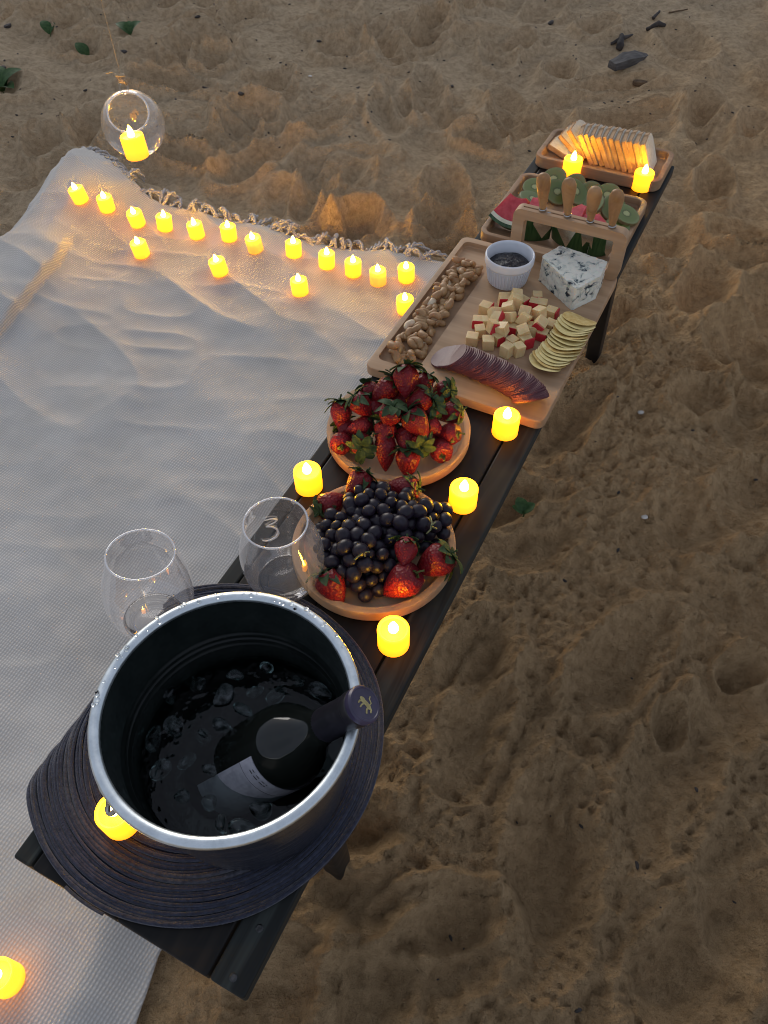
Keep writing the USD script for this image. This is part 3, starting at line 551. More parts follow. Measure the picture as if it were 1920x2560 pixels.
cap = W(.214, .280, .452); ax = np.array([-.63796, .01892, -.76984]); ax3 = ax                    # from cap towards base, world axes
bm = align(-ax3, cap + ax3 * .245)
bottle = thing('wine_bottle', 'dark wine bottle leaning in the ice bucket with its foil cap over the rim', 'bottle', bm)
prof = [(.0, 0), (.034, 0), (.0385, .004), (.0395, .010), (.0395, .118), (.0390, .128), (.0365, .139), (.0310, .150), (.0235, .162), (.0175, .174), (.0152, .186), (.0148, .200)]
obj('glass_body', lathe(prof, 64, caps=(False, True)), M_BOTTLE, bottle, smooth=40)
obj('capsule', lathe([(.0151, .176), (.0152, .2005), (.0149, .214), (.0152, .228), (.0160, .229), (.0162, .236), (.0156, .2375)], 40, caps=(False, False)), M_FOIL, bottle, smooth=30)
cap_disc = obj('cap_disc', lathe([(.0156, .2372), (.0163, .2385), (.0163, .2425), (.0150, .2446), (.0138, .2447), (.0132, .2440), (.010, .2440)], 40, caps=(False, True)), M_CAPSULE, bottle, smooth=30)
from shapely.geometry import Polygon, LineString, Point
from shapely.ops import unary_union
def stroke(pts, w): return LineString([(x * .0082, y * .0082) for x, y in pts]).buffer(w * .0082)
em_shape = unary_union([stroke([(-.1, .35), (.2, -.05), (.35, -.45)], .24), stroke([(-.2, .62), (-.05, .5)], .20), stroke([(-.1, .3), (-.55, .45), (-.75, .3)], .08), stroke([(0, .1), (-.45, .0), (-.7, -.15)], .08), stroke([(.3, -.4), (-.05, -.6), (-.2, -.9)], .10), stroke([(.4, -.45), (.5, -.75), (.35, -.95)], .10), stroke([(.45, -.3), (.8, -.1), (.75, .35), (.95, .55)], .06)])
em = cat_([trimesh.creation.extrude_polygon(g, .0003, engine='earcut') for g in getattr(em_shape, 'geoms', [em_shape])])
def along_local(dir_world):                                          # an angle about the bottle axis that faces a world direction
    d = bm[:3, :3].T @ np.asarray(dir_world, float); return math.atan2(d[1], d[0])
obj('emblem', moved(shifted(em, (0, 0, .2441)), trimesh.transformations.rotation_matrix(along_local(UP) - math.pi / 2, [0, 0, 1])), M_GOLD, cap_disc, smooth=False)
def wrap_patch(a0, a1, z0, z1, r, matl, name, n=24, parent=None):
    a = np.linspace(a0, a1, n); z = np.linspace(z0, z1, 6); rings = []
    out = np.array([[(r * math.cos(q), r * math.sin(q), w) for q in a] for w in z]); inn = np.array([[((r - .0006) * math.cos(q), (r - .0006) * math.sin(q), w) for q in a] for w in z])
    v = np.vstack([out.reshape(-1, 3), inn.reshape(-1, 3)]); idx = np.arange(6 * n).reshape(6, n); q = np.stack([idx[:-1, :-1], idx[:-1, 1:], idx[1:, 1:], idx[1:, :-1]], -1).reshape(-1, 4)
    return obj(name, (v, np.vstack([q, q[:, ::-1] + 6 * n])), matl, parent or bottle, smooth=False)
near_a = along_local(view_dir(.15, -1, .55))
wrap_patch(near_a - 1.3, near_a + 1.3, .030, .1080, .0399, M_LABEL, 'label')
band = wrap_patch(near_a - 1.3, near_a + 1.3, .1085, .1275, .0399, M_LABEL2, 'neck_band')
for k, (o, l) in enumerate([(-1.05, .10), (-.90, .12), (-.72, .10), (-.60, .06)]):
    wrap_patch(near_a + o, near_a + o + l, .118, .1192, .0402, M_PRINT, 'print_line', 4, band); wrap_patch(near_a + o + .02, near_a + o + l, .122, .1230, .0402, M_PRINT, 'print_line', 4, band)

# ------------------------------------------------------------------ stemless wine glasses
GH = .118
def glass_r(z):
    return np.interp(z, [.004, .012, .025, .040, .056, .075, .095, GH], [.0265, .0355, .0430, .0470, .0482, .0465, .0412, .0350])
def smooth_glass():
    from scipy.interpolate import PchipInterpolator
    f = PchipInterpolator([.002, .010, .022, .040, .056, .076, .097, GH], [.0235, .0340, .0425, .0474, .0484, .0464, .0408, .0350])
    zs = np.linspace(.009, GH, 40)
    bowl = lathe([(float(f(z)), z) for z in zs], 72, caps=(False, False))
    base = lathe([(.001, .0012), (.018, .0008), (.0225, .0002)] + [(float(f(z)) - .0003, z) for z in np.linspace(.002, .0100, 8)] + [(.0300, .0100), (.026, .0086), (.020, .0072), (.012, .0062), (.001, .0058)], 64)
    r0 = float(f(GH)); lip = lathe([(r0 + .0012 * math.cos(a), GH + .0012 * math.sin(a)) for a in np.linspace(0, 2 * np.pi, 8, endpoint=False)], 72, wrap=True)
    return bowl, base, lip, f
gm, gbase, glip, gf_ = smooth_glass()
g1 = thing('wine_glass', 'empty stemless wine glass with a painted white glint curled like a 3 beside the grapes', 'wine glass', frame(.386, .078, HT + .0003))
bowl1 = obj('bowl', gm, M_TUMBLER, g1, smooth=True); obj('base', gbase, M_GLASS, g1, smooth=True); obj('lip', glip, M_LIP, g1, smooth=True)
g2 = thing('wine_glass', 'empty stemless wine glass on the left edge of the navy placemat', 'wine glass', frame(.267, -.027, HT + .0105) @ rot('x', -8) @ rot('y', 2))
obj('bowl', gm, M_TUMBLER, g2, smooth=True); obj('base', gbase, M_GLASS, g2, smooth=True); obj('lip', glip, M_LIP, g2, smooth=True)
# refracted glint drawn as a curled white stroke inside the right glass
def on_glass(px, py, M):
    o = np.linalg.inv(M) @ np.append(CAM, 1); d = np.linalg.inv(M)[:3, :3] @ (at(px, py, 0) - CAM); d /= np.linalg.norm(d); best = None
    for k in np.linspace(.3, 1.2, 4000):
        p = o[:3] + d * k
        if .012 < p[2] < GH and math.hypot(p[0], p[1]) > float(gf_(p[2])) - .0018 and best is not None: return p
        if .012 < p[2] < GH + .01 and math.hypot(p[0], p[1]) < .03: best = p
    return p
z5 = lambda x, y: (207.4 + .31254 * x, 1054.2 + .31254 * y)
three = [(1165, 225), (1215, 212), (1252, 218), (1240, 235), (1200, 255), (1175, 268), (1215, 268), (1250, 285), (1262, 310), (1245, 340), (1210, 360), (1172, 368), (1150, 362)]
M1 = frame(.386, .078, HT + .0003); p3 = np.array([on_glass(*z5(*q), M1) for q in three])
qq = np.linspace(0, 1, 44); p3 = np.stack([np.interp(qq, np.linspace(0, 1, len(p3)), p3[:, c]) for c in range(3)], 1)
obj('numeral', tube(p3, np.interp(qq, [0, .15, .35, .45, .7, 1], [.0007, .0011, .0007, .0009, .0016, .0007]), 6), M_NUMERAL, bowl1, smooth=True)
rg = random.Random(77)
for g_, n_ in ((g1, 7), (g2, 26)):
    for _ in range(n_):
        a, z = rg.uniform(-3.1, 3.1), rg.uniform(.03, .105); rr = float(gf_(z)); q = rg.uniform(.0006, .0012)
        obj('water_drop', moved(trimesh.creation.icosphere(1, q), align((math.cos(a), math.sin(a), 0), (rr * math.cos(a), rr * math.sin(a), z)) @ np.diag([1, 1.5, .6, 1])), M_DROP, g_, smooth=True)

# ------------------------------------------------------------------ LED tealights
CR, CHt = .0183, .0335
def candle_parts(root, waxm):
    obj('body', lathe([(.0, .0005), (CR - .0012, .0), (CR, .0012), (CR, CHt - .002), (CR - .0006, CHt - .0006), (CR - .0020, CHt), (CR - .0034, CHt - .0010), (CR - .0042, CHt - .0022), (.006, CHt - .0028), (.0, CHt - .0028)], 36), waxm, root, smooth=40)
    obj('flame', lathe([(.0052, CHt - .0030), (.0060, CHt), (.0058, CHt + .0025), (.0046, CHt + .0065), (.0030, CHt + .0105), (.0013, CHt + .0138), (.0003, CHt + .0150)], 20), M_FLAME, root, smooth=True)
first = {}
def tealight(label, pos, up=(0, 0, 1), spin=0., dim=False, group=None):
    m = align(up, pos, spin)
    if dim not in first:
        first[dim] = thing('tealight', label, 'candle', m, group); candle_parts(first[dim], M_WAX_DIM if dim else M_WAX)
    else: dup(first[dim], m, label, group)
GT = 'flameless tealights standing on the table'; GB = 'flameless tealights standing on the blanket'
for (px, py), lab in (((668, 1052), 'glowing tealight on the left table edge beside the strawberry plate'), ((999, 1089), 'glowing tealight on the right of the table between the two round plates'), ((1090, 934), 'glowing tealight against the front edge of the serving board'),
        ((850, 1390), 'glowing tealight in front of the grape plate near the ice bucket'), ((1233, 378), 'glowing tealight between bread tray and kiwi slices, left one'), ((1384, 407), 'glowing tealight at the right corner of the bread tray')):
    tealight(lab, at(px, py, HT + .0003), group=GT)
p = at(266, 1774, HT + .008); tealight('glowing tealight on the placemat half hidden by the bucket rim', (p[0], p[1], HT + .0079), group=GT)
def on_cloth(px, py):
    z = .03
    for _ in range(8): p = at(px, py, z); s, t = lt(p); z = float(cloth_z(np.array([s]), np.array([t]))[0])
    e = .012; n = np.array([0, 0, 1.]); dzs = (float(cloth_z(np.array([s + e]), np.array([t]))[0]) - float(cloth_z(np.array([s - e]), np.array([t]))[0])) / (2 * e); dzt = (float(cloth_z(np.array([s]), np.array([t + e]))[0]) - float(cloth_z(np.array([s]), np.array([t - e]))[0])) / (2 * e)
    n[:2] -= (TD * dzs + TN * dzt) * .5
    return np.array([p[0], p[1], z + .0005]), n / np.linalg.norm(n)
row = [(176, 432, (-.22, 0, 1)), (232, 449, (-.05, .0, 1)), (299, 484, None), (357, 495, None), (427, 511, (-.10, 0, 1)), (496, 516, None), (553, 540, None), (635, 552, None), (706, 575, None), (763, 592, None), (817, 611, None), (878, 603, None)]
for k, (px, py, upv) in enumerate(row):
    p, n = on_cloth(px, py); dimmed = k in (6, 10)
    lab = 'glowing tealight at the far left corner of the blanket' if k == 0 else 'glowing tealight ending the fringe row beside the serving board' if k == 11 else f'{"dim amber" if dimmed else "glowing"} tealight, {ordinal(k)} from the left in the row along the fringe'
    tealight(lab, p, n if upv is None else np.array(upv) + n * .3, k * .7, dimmed, GB)
for k, (px, py, upv, lab) in enumerate([(308, 551, (-.1, 0, 1), 'glowing tealight on the blanket behind the fringe row, leftmost of the second row'), (477, 590, (-.16, 0, 1), 'tilted glowing tealight in the middle of the blanket, second row'), (649, 633, None, 'glowing tealight of the second row, third from the left on the blanket'), (876, 672, None, 'glowing tealight on the blanket half hidden by the board left edge'), (20, 2118, None, 'glowing tealight on the blanket at the near left corner of the photo')]):
    p, n = on_cloth(px, py); tealight(lab, p, n if upv is None else np.array(upv) + n * .3, k, False, GB)

# ------------------------------------------------------------------ hanging glass globe
gc = CAM + (at(288, 268, 0) - CAM) / np.linalg.norm(at(288, 268, 0) - CAM) * 1.0
dg = (at(288, 268, 0) - CAM); dg = dg / (dg @ FWD); gc = CAM + dg * 1.225
GR = .0490
nrm = view_dir_at(gc, -.20, .40, .90); nrm /= np.linalg.norm(nrm)
globe = thing('hanging_globe', 'clear glass globe lantern with a round opening hanging by a string over the sand', 'lantern', align(nrm, gc))
th0 = math.radians(39); thetas = np.linspace(th0, math.pi - .001, 40)
outp = [(GR * math.sin(a), GR * math.cos(a)) for a in thetas]; innp = [((GR - .0012) * math.sin(a), (GR - .0012) * math.cos(a)) for a in thetas[::-1]]
obj('glass_sphere', lathe(outp[::-1], 64, caps=(True, False)), M_GLOBE, globe, smooth=True)
rr0, zz0 = GR * math.sin(th0), GR * math.cos(th0)
obj('opening_lip', lathe([(rr0 + .0016 * math.cos(a), zz0 + .0016 * math.sin(a)) for a in np.linspace(0, 2 * np.pi, 10, endpoint=False)], 56, wrap=True), M_LIP, globe, smooth=True)
inv = np.linalg.inv(align(nrm, gc))
def loc(p): return (inv @ np.append(p, 1))[:3]
top = gc + np.array([0, 0, GR])
obj('glass_loop', tube([loc(top + np.array([.0065 * math.cos(a), .002 * math.sin(a), .0065 + .0075 * math.sin(a)])) for a in np.linspace(-1.9, 4.4, 22)], .0017, 8), M_GLASS, globe, smooth=True)
knot = [loc(top + np.array([.0055 * math.cos(a * 2.3), .0055 * math.sin(a * 1.7), .011 + .016 * a / 7])) for a in np.linspace(0, 7, 40)]
obj('knot', tube(knot, .0021, 6), M_JUTE, globe, smooth=True)
obj('string_tail', tube([loc(top + np.array([-.002, 0, .022])), loc(top + np.array([-.012, .004, .027])), loc(top + np.array([-.022, .002, .026]))], .0009, 6), M_JUTE, globe, smooth=True)
obj('string', tube([loc(top + np.array([.001 * math.sin(k), 0, .018 + k * .06])) for k in range(30)], .0007, 6), M_JUTE, globe, smooth=True)
cp_ = CAM + (at(298, 338, 0) - CAM) / ((at(298, 338, 0) - CAM) @ FWD) * 1.222
cp_[2] = max(cp_[2], gc[2] - .0435)
tealight('glowing tealight inside the hanging glass globe', cp_, (-.06, .04, 1), 0, False, None)

# ------------------------------------------------------------------ serving board with slot and knife arch
BD = .018
s0, s1, t0, t1 = .757, 1.140, -.010, .270
bw, bl = t1 - t0, s1 - s0; bsc, btc = (s0 + s1) / 2, (t0 + t1) / 2
board = thing('serving_board', 'pale wooden cheese board with a nut channel and a knife arch', 'serving board', frame(bsc, btc, HT + .0003))
base_b = mf(slab(bw, bl, BD, .014, .003, 6))
slot_w, slot_l = .066, .345
cut = mf(shifted(slab(slot_w, slot_l, .03, .010, .002, 6), (-bw / 2 + .010 + slot_w / 2, .004, .0085)))
b_ = tm(base_b - cut)
obj('board_slab', b_, M_BEECH, board, smooth=25)
SLOTZ = HT + .0003 + .0087; BTOP = HT + BD + .0006
ar_w, ar_h, ar_d = .188, .086, .019
ar_c = (.083 + .269) / 2 - btc; ar_s = 1.1275 - bsc
from shapely.geometry import Polygon as SP
op = SP([(-.5 * ar_w + p[0] + .5 * ar_w, p[1]) for p in rrect(ar_w, ar_h, .013)]); ip = SP(rrect(ar_w - .038, ar_h - .034, .004)).buffer(0)
prof_a = op.difference(ip)
arm = trimesh.creation.extrude_polygon(prof_a, ar_d, engine='earcut'); arm.apply_transform(rot('x', 90)); arm = shifted(arm, (ar_c, ar_s + ar_d / 2, BD + .0006 + ar_h / 2 - .0))
am = mf(arm)
KT = [.112, .152, .194, .229]
for k in range(4): am = am - mf(shifted(trimesh.creation.box((.034, .0035, .04)), (KT[k] - btc, ar_s, BD + ar_h)))
obj('knife_arch', tm(am), M_BEECH, board, smooth=25)

blades = ['flat', 'spade', 'fork', 'narrow']
klab = ['cheese knife with a fat wooden handle standing leftmost in the arch', 'spade-bladed cheese knife, second from the left in the arch', 'cheese knife in the arch just left of the rightmost one', 'cheese knife standing rightmost in the arch']
kpx = [((1167, 390), (1165, 464)), ((1226, 396), (1222, 472)), ((1284, 412), (1272, 482)), ((1330, 422), (1318, 496))]
for k in range(4):
    zt = BTOP + ar_h + .002; base = W(1.1275, KT[k], zt)
    base = at(*kpx[k][1], zt); 
    # top: on the ray of the handle end, at the handle's length above the arch
    topz = zt + .063; tp = at(*kpx[k][0], topz); dirv = tp - base; dirv = dirv / np.linalg.norm(dirv)
    sb, tb = lt(base); base = W(1.1275, tb, zt); tp = base + dirv * .066
    m = align(dirv, base, 0)
    # turn the local x to run along the arch
    x = np.array([*TN, 0]); x = x - dirv * (x @ dirv); x /= np.linalg.norm(x); y = np.cross(dirv, x); m[:3, 0], m[:3, 1] = x, y
    kn = thing('cheese_knife', klab[k], 'knife', m)
    prof_h = [(.0052, .002), (.0056, .006), (.0066, .014), (.0085, .026), (.0105, .040), (.0116, .050), (.0112, .058), (.0085, .0645), (.004, .068)]
    hm = lathe(prof_h, 24); hm.vertices[:, 1] *= .82
    obj('handle', hm, M_HANDLE, kn, smooth=True)
    obj('ferrule', lathe([(.0062, -.004), (.0065, -.003), (.0065, .003), (.0058, .004)], 20), M_STEEL, kn, smooth=30)
    shp = {'flat': [(-.014, 0), (.014, 0), (.015, -.030), (.0, -.055), (-.015, -.030)], 'spade': [(-.004, 0), (.004, 0), (.008, -.012), (.017, -.022), (.0, -.060), (-.017, -.022), (-.008, -.012)],
           'fork': [(-.005, 0), (.005, 0), (.010, -.015), (.010, -.055), (.0055, -.042), (.0, -.042), (-.0055, -.055), (-.010, -.03), (-.010, -.015)], 'narrow': [(-.005, 0), (.005, 0), (.006, -.045), (.0, -.062), (-.005, -.05)]}[blades[k]]
    bl_ = trimesh.creation.extrude_polygon(SP(shp).buffer(0), .0014, engine='earcut'); bl_.apply_transform(rot('x', 90)); bl_ = shifted(bl_, (0, .0007, -.003))
    obj('blade', bl_, M_STEEL, kn, smooth=20)

# cashews in the channel
def cashew_mesh(seed):
    rr = random.Random(seed); R0, span = rr.uniform(.0062, .0074), rr.uniform(2.5, 3.1); a = np.linspace(-span / 2, span / 2, 11)
    pts = np.stack([R0 * np.cos(a) - R0 * .55, R0 * np.sin(a) * 1.12, .0009 * np.sin(a * 2)], 1)
    f = np.linspace(0, 1, 11); rad = .0048 * np.sqrt(np.clip(1 - (2 * f - 1) ** 6, .12, 1)) * (1 + .22 * np.cos((f - .35) * 5))
    m = tube(pts, rad, 9); return m
protos = []
rc = random.Random(4)
cz_ = np.array([[bsc - slot_l / 2 + .016, bsc + slot_l / 2 - .062]])
for k in range(150):
    pale = rc.random() < .06; ti = rc.uniform(t0 + .022, t0 + .010 + slot_w - .012); si = rc.uniform(cz_[0, 0], cz_[0, 1] - .0 ) if k > 6 else rc.uniform(cz_[0, 1] - .02, cz_[0, 1] + .012)
    lay = 0 if k < 80 else 1
    if lay and rc.random() < .2: lay = 2
    z = SLOTZ + .0048 + lay * .0070 + rc.uniform(-.001, .0015)
    nz = (rc.uniform(-.6, .6), rc.uniform(-.6, .6), 1) if lay else (rc.uniform(-.25, .25), rc.uniform(-.25, .25), 1)
    m = align(nz, W(si, ti, z), rc.uniform(0, 6.28)); sc_ = rc.uniform(.88, 1.14); m[:3, :3] *= sc_
    lab, grp = ('pale split cashew nut lying in the channel of the board', 'pale cashews in the board channel') if pale else ('roasted golden cashew nut heaped in the channel of the board', 'roasted cashews in the board channel')
    pk = ('p' if pale else 'r', k % 4)
    hit = [q for q in protos if q[0] == pk]
    if not hit:
        t_ = thing('cashew', lab, 'cashew', m, grp); obj('kernel', cashew_mesh(k % 4 + (50 if pale else 0)), M_CASHEW2 if pale else M_CASHEW, t_, smooth=True); protos.append((pk, t_))
    else: dup(hit[0][1], m, lab, grp)

# cheese cubes
z2 = lambda x, y: ((900 + .3978 * x) / 1.1573, (560 + .3978 * y) / 1.1573)
cubes = [(975, 440, 1, 0), (790, 530, 0, 1), (835, 555, 1, 1), (905, 480, 0, 1), (960, 490, 1, 0), (1020, 490, 0, 1), (1110, 462, 0, 1), (1095, 500, 0, 1), (1142, 505, 0, 0), (880, 580, 1, 1), (950, 592, 1, 0), (945, 535, 1, 0), (1040, 552, 1, 1), (1012, 602, 1, 0), (1132, 568, 1, 0), (1205, 558, 0, 1),
    (1195, 632, 0, 1), (737, 612, 0, 1), (798, 618, 0, 0), (762, 672, 0, 0), (828, 655, 1, 1), (902, 668, 1, 0), (958, 655, 0, 1), (1038, 662, 1, 0), (1112, 620, 1, 1), (1145, 692, 0, 1), (706, 722, 0, 0), (806, 748, 0, 0), (868, 716, 0, 1), (952, 742, 0, 0), (1042, 730, 0, 1), (922, 797, 0, 0), (992, 792, 0, 0), (1090, 668, 0, 0),
    (900, 620, 0, 0), (1000, 640, 0, 0), (1060, 590, 0, 1), (860, 600, 0, 0)]
rc = random.Random(12)
for k, (px, py, lay, red) in enumerate(cubes):
    sz = rc.uniform(.0150, .0182); hgt = sz * rc.uniform(.85, 1.2); zc = BTOP + lay * .0115
    p = at(*z2(px, py), zc + hgt / 2); tilt = .60 if lay else .05
    m = align((rc.uniform(-tilt, tilt), rc.uniform(-tilt, tilt), 1), (p[0], p[1], zc + (.001 if lay else 0)), rc.uniform(0, 1.57))
    t_ = thing('cheese_cube', 'pale cheese cube with one red waxed side in the heap on the board' if red else 'plain pale yellow cheese cube in the heap on the board', 'cheese', m, 'red-rinded cheese cubes' if red else 'plain cheese cubes')
    body = slab(sz, sz, hgt, .0016, .0009, 2); body.vertices[:, 0] += body.vertices[:, 2] * rc.uniform(-.15, .15); body.vertices[:, 1] += body.vertices[:, 2] * rc.uniform(-.12, .12)
    obj('cube_body', body, M_CHEESE, t_, smooth=25)
    if red:
        q = rc.choice([0, 1, 2]); rnd = slab(sz * 1.0, hgt * .98, .0016, .0012, .0005, 2); rnd = moved(rnd, rot('x', 90)); rnd = shifted(rnd, (0, -sz / 2 + .0002, hgt / 2))
        fx = np.linalg.inv(m)[:3, :3] @ view_dir(rc.choice([-.5, .5, .1]), -.6, .3); ang = math.atan2(fx[1], fx[0]) + math.pi / 2
        obj('red_rind', moved(rnd, rot('z', round(math.degrees(ang) / 90) * 90)), M_WAXRED, t_, smooth=25)

# crisps
def chip_mesh(seed):
    rr = np.random.default_rng(seed); n = 26; a = np.linspace(0, 2 * np.pi, n, endpoint=False); out = []
    wob = 1 + .04 * np.sin(a * 2 + rr.uniform(0, 6)) + .025 * np.sin(a * 3 + rr.uniform(0, 6)); cu = rr.uniform(3.0, 6.5)
    def ring(f, dz): x, y = .0285 * f * wob * np.cos(a), .0235 * f * wob * np.sin(a); return np.stack([x, y, cu * x * x - 2.2 * y * y + dz + .0006 * np.sin(a * 3 + seed) * f], 1)
    return loft([ring(.3, -.0011), ring(.7, -.0011), ring(.97, -.0010), ring(1.0, -.0005), ring(.98, 0), ring(.7, 0), ring(.3, 0)])
cpath = np.array([(1378, 598), (1350, 640), (1325, 680), (1305, 720), (1282, 760), (1252, 800), (1215, 838), (1165, 872)])
NCH = 17; qq = np.linspace(0, 1, NCH)
cx_, cy_ = np.interp(qq, np.linspace(0, 1, 8), cpath[:, 0]), np.interp(qq, np.linspace(0, 1, 8), cpath[:, 1])
rc = random.Random(9)
for k in range(NCH):
    z = BTOP + .0145 - .0085 * (k / (NCH - 1)) ** 1.0 + rc.uniform(-.0005, .0005)
    p = at(*z2(cx_[k], cy_[k]), z); ahead = at(*z2(cx_[max(k-1, 0)], cy_[max(k-1, 0)]), z) - at(*z2(cx_[min(k+1, NCH-1)], cy_[min(k+1, NCH-1)]), z); ahead /= np.linalg.norm(ahead)
    tl = .40 + rc.uniform(-.10, .10); nz = np.array([0, 0, 1.]) * math.cos(tl) + ahead * math.sin(tl)
    m = align(nz, p); x = np.cross(ahead, [0, 0, 1.]); x = x - m[:3, 2] * (x @ m[:3, 2]); x /= np.linalg.norm(x); sp_ = rc.uniform(-.3, .3); y = np.cross(m[:3, 2], x); m[:3, 0], m[:3, 1] = x * math.cos(sp_) + y * math.sin(sp_), y * math.cos(sp_) - x * math.sin(sp_)
    lab = 'whole pale crisp lying on top at the far end of the fanned row' if k == 0 else 'crisp at the near end of the fanned row next to the salami' if k == NCH - 1 else f'thin crisp, {ordinal(k)} from the far end of the fanned row'
    tag(obj('potato_crisp', chip_mesh(k), M_CHIP if k % 5 else M_CHIPEDGE, m=m, smooth=50), lab, 'crisp', 'crisps fanned in a row on the board')

# salami
def salami_mesh(seed):
    rr = np.random.default_rng(seed); n = 30; a = np.linspace(0, 2 * np.pi, n, endpoint=False); wob = 1 + .015 * np.sin(a * 2 + rr.uniform(0, 6)) + .015 * np.sin(a * 5 + rr.uniform(0, 6))
    def ring(f, dz): return np.stack([.0265 * f * wob * np.cos(a), .0245 * f * wob * np.sin(a), dz + .0007 * np.sin(a * 2 + seed) * f], 1)
    return loft([ring(.5, -.0036), ring(.97, -.0036), ring(1, -.0018), ring(.97, 0), ring(.5, 0)])
spath = np.array([(545, 812), (620, 835), (700, 862), (780, 895), (860, 930), (935, 968), (1000, 1005), (1050, 1045), (1072, 1080)])
NSL = 50; qq = np.linspace(0, 1, NSL); cx_, cy_ = np.interp(qq, np.linspace(0, 1, 9), spath[:, 0]), np.interp(qq, np.linspace(0, 1, 9), spath[:, 1])
rc = random.Random(31)
for k in range(NSL):
    z = BTOP + .0140 + rc.uniform(-.0004, .0004); p = at(*z2(cx_[k], cy_[k]), z); a, b = max(k - 1, 0), min(k + 1, NSL - 1)
    ahead = at(*z2(cx_[b], cy_[b]), z) - at(*z2(cx_[a], cy_[a]), z); ahead /= np.linalg.norm(ahead)
    tl = .62 if k > 2 else .36 + .08 * k; nz = np.array([0, 0, 1.]) * math.cos(tl) - ahead * math.sin(tl)
    p[2] = BTOP + .0215 * math.sin(tl) + .001
    m = align(nz, p, 0); y = np.array([0, 0, 1.]) - m[:3, 2] * m[2, 2]; y /= np.linalg.norm(y); x = np.cross(y, m[:3, 2]); m[:3, 0], m[:3, 1] = x, y
    lab = 'round salami slice lying face up at the left end of the row' if k == 0 else 'salami slice at the right end of the row by the board corner' if k == NSL - 1 else f'thin salami slice, {ordinal(k)} from the left end of the overlapping row'
    tag(obj('salami_slice', salami_mesh(k), M_SALAMI, m=m, smooth=40), lab, 'salami slice', 'salami slices shingled in a row on the board')

# ramekin and jam
rk = thing('ramekin', 'white porcelain ramekin of dark jam on the cheese board', 'ramekin', frame(1.047, .1065, BTOP))
pr = [(.0, .0015), (.026, .0005), (.0285, .0), (.0305, .0015), (.0355, .030), (.0372, .0345), (.0392, .036), (.0398, .038), (.0400, .047), (.0394, .0492), (.0380, .0500), (.0366, .0492), (.0358, .046), (.0330, .020), (.0290, .006), (.0, .005)]
obj('bowl', lathe(pr, 64), M_PORCELAIN, rk, smooth=50)
fl = [shifted(trimesh.creation.box((.0012, .0011, .026)), (0, 0, .016)) for _ in range(1)]
flm = []
for k in range(40):
    a = k / 40 * 2 * np.pi; flm.append(tube([(.0312 * math.cos(a), .0312 * math.sin(a), .003), (.0362 * math.cos(a), .0362 * math.sin(a), .031)], .0011, 5))
obj('fluting', cat_(flm), M_PORCELAIN, rk, smooth=True)
n = 40; a = np.linspace(0, 2 * np.pi, n, endpoint=False); jr = []
for f in np.linspace(1, .05, 14):
    x, y = .0338 * f * np.cos(a), .0338 * f * np.sin(a); jr.append(np.stack([x, y, .030 + .0075 * (1 - f ** 3) + .006 * (meshkit.fbm(np.stack([x * 110, y * 110, 0 * x], -1), 3, 5) - .5) * (1 if f < .98 else .2)], 1))
jr = [np.stack([.0300 * np.cos(a), .0300 * np.sin(a), np.full(n, .012)], 1)] + jr
tag(obj('jam', loft(jr), M_JAM, m=frame(1.047, .1065, BTOP), smooth=True), 'dark fruit jam heaped in the white ramekin', 'jam')

# blue cheese
fp, lp, rp = at(*z2(1330, 545), BTOP), at(*z2(1118, 350), BTOP), at(*z2(1478, 470), BTOP)
hw = .043
A_, B_, C_, D_ = fp, lp, at(*z2(1250, 225), BTOP), rp
back = W(1.113, .200, BTOP); pl = [fp, rp, W(1.098, .252, BTOP), W(1.108, .170, BTOP), lp]
pl2 = [np.array(lt(q))[::-1] - np.array([.205, 1.06]) for q in pl]
sp_ = SP(pl2).buffer(-.004).buffer(.004, join_style=1)
wm = trimesh.creation.extrude_polygon(sp_, hw, engine='earcut'); wm = wm.subdivide_to_size(.0035); wm = rough_mesh(trimesh.Trimesh(wm.vertices, wm.faces, process=True), .0012, 160, 2)
vz = np.array(wm.vertices); vz[:, 2] = np.maximum(vz[:, 2], 0); vz[:, 2] *= 1 + .10 * (vz[:, 1] / .06); wm.vertices = vz
tag(obj('blue_cheese', wm, M_BLUE, m=frame(1.06, .205, BTOP), smooth=35), 'thick wedge of blue-veined cheese beside the ramekin', 'cheese')

# ------------------------------------------------------------------ wooden trays, watermelon, kiwi, bread
tr1 = thing('wooden_tray', 'wooden tray of watermelon and kiwi behind the knife arch', 'tray', frame((1.153 + 1.396) / 2, .1325, HT + .0003))
obj('tray_body', tray_mesh(.246, .236, .020, .022, .010, .007), M_ACACIA, tr1, smooth=30)
tr2 = thing('wooden_tray', 'wooden tray of sliced bread at the far end of the table', 'tray', frame(1.518, .134, HT + .0003))
obj('tray_body', tray_mesh(.250, .135, .022, .022, .010, .008), M_ACACIA, tr2, smooth=30)
TF = HT + .0075

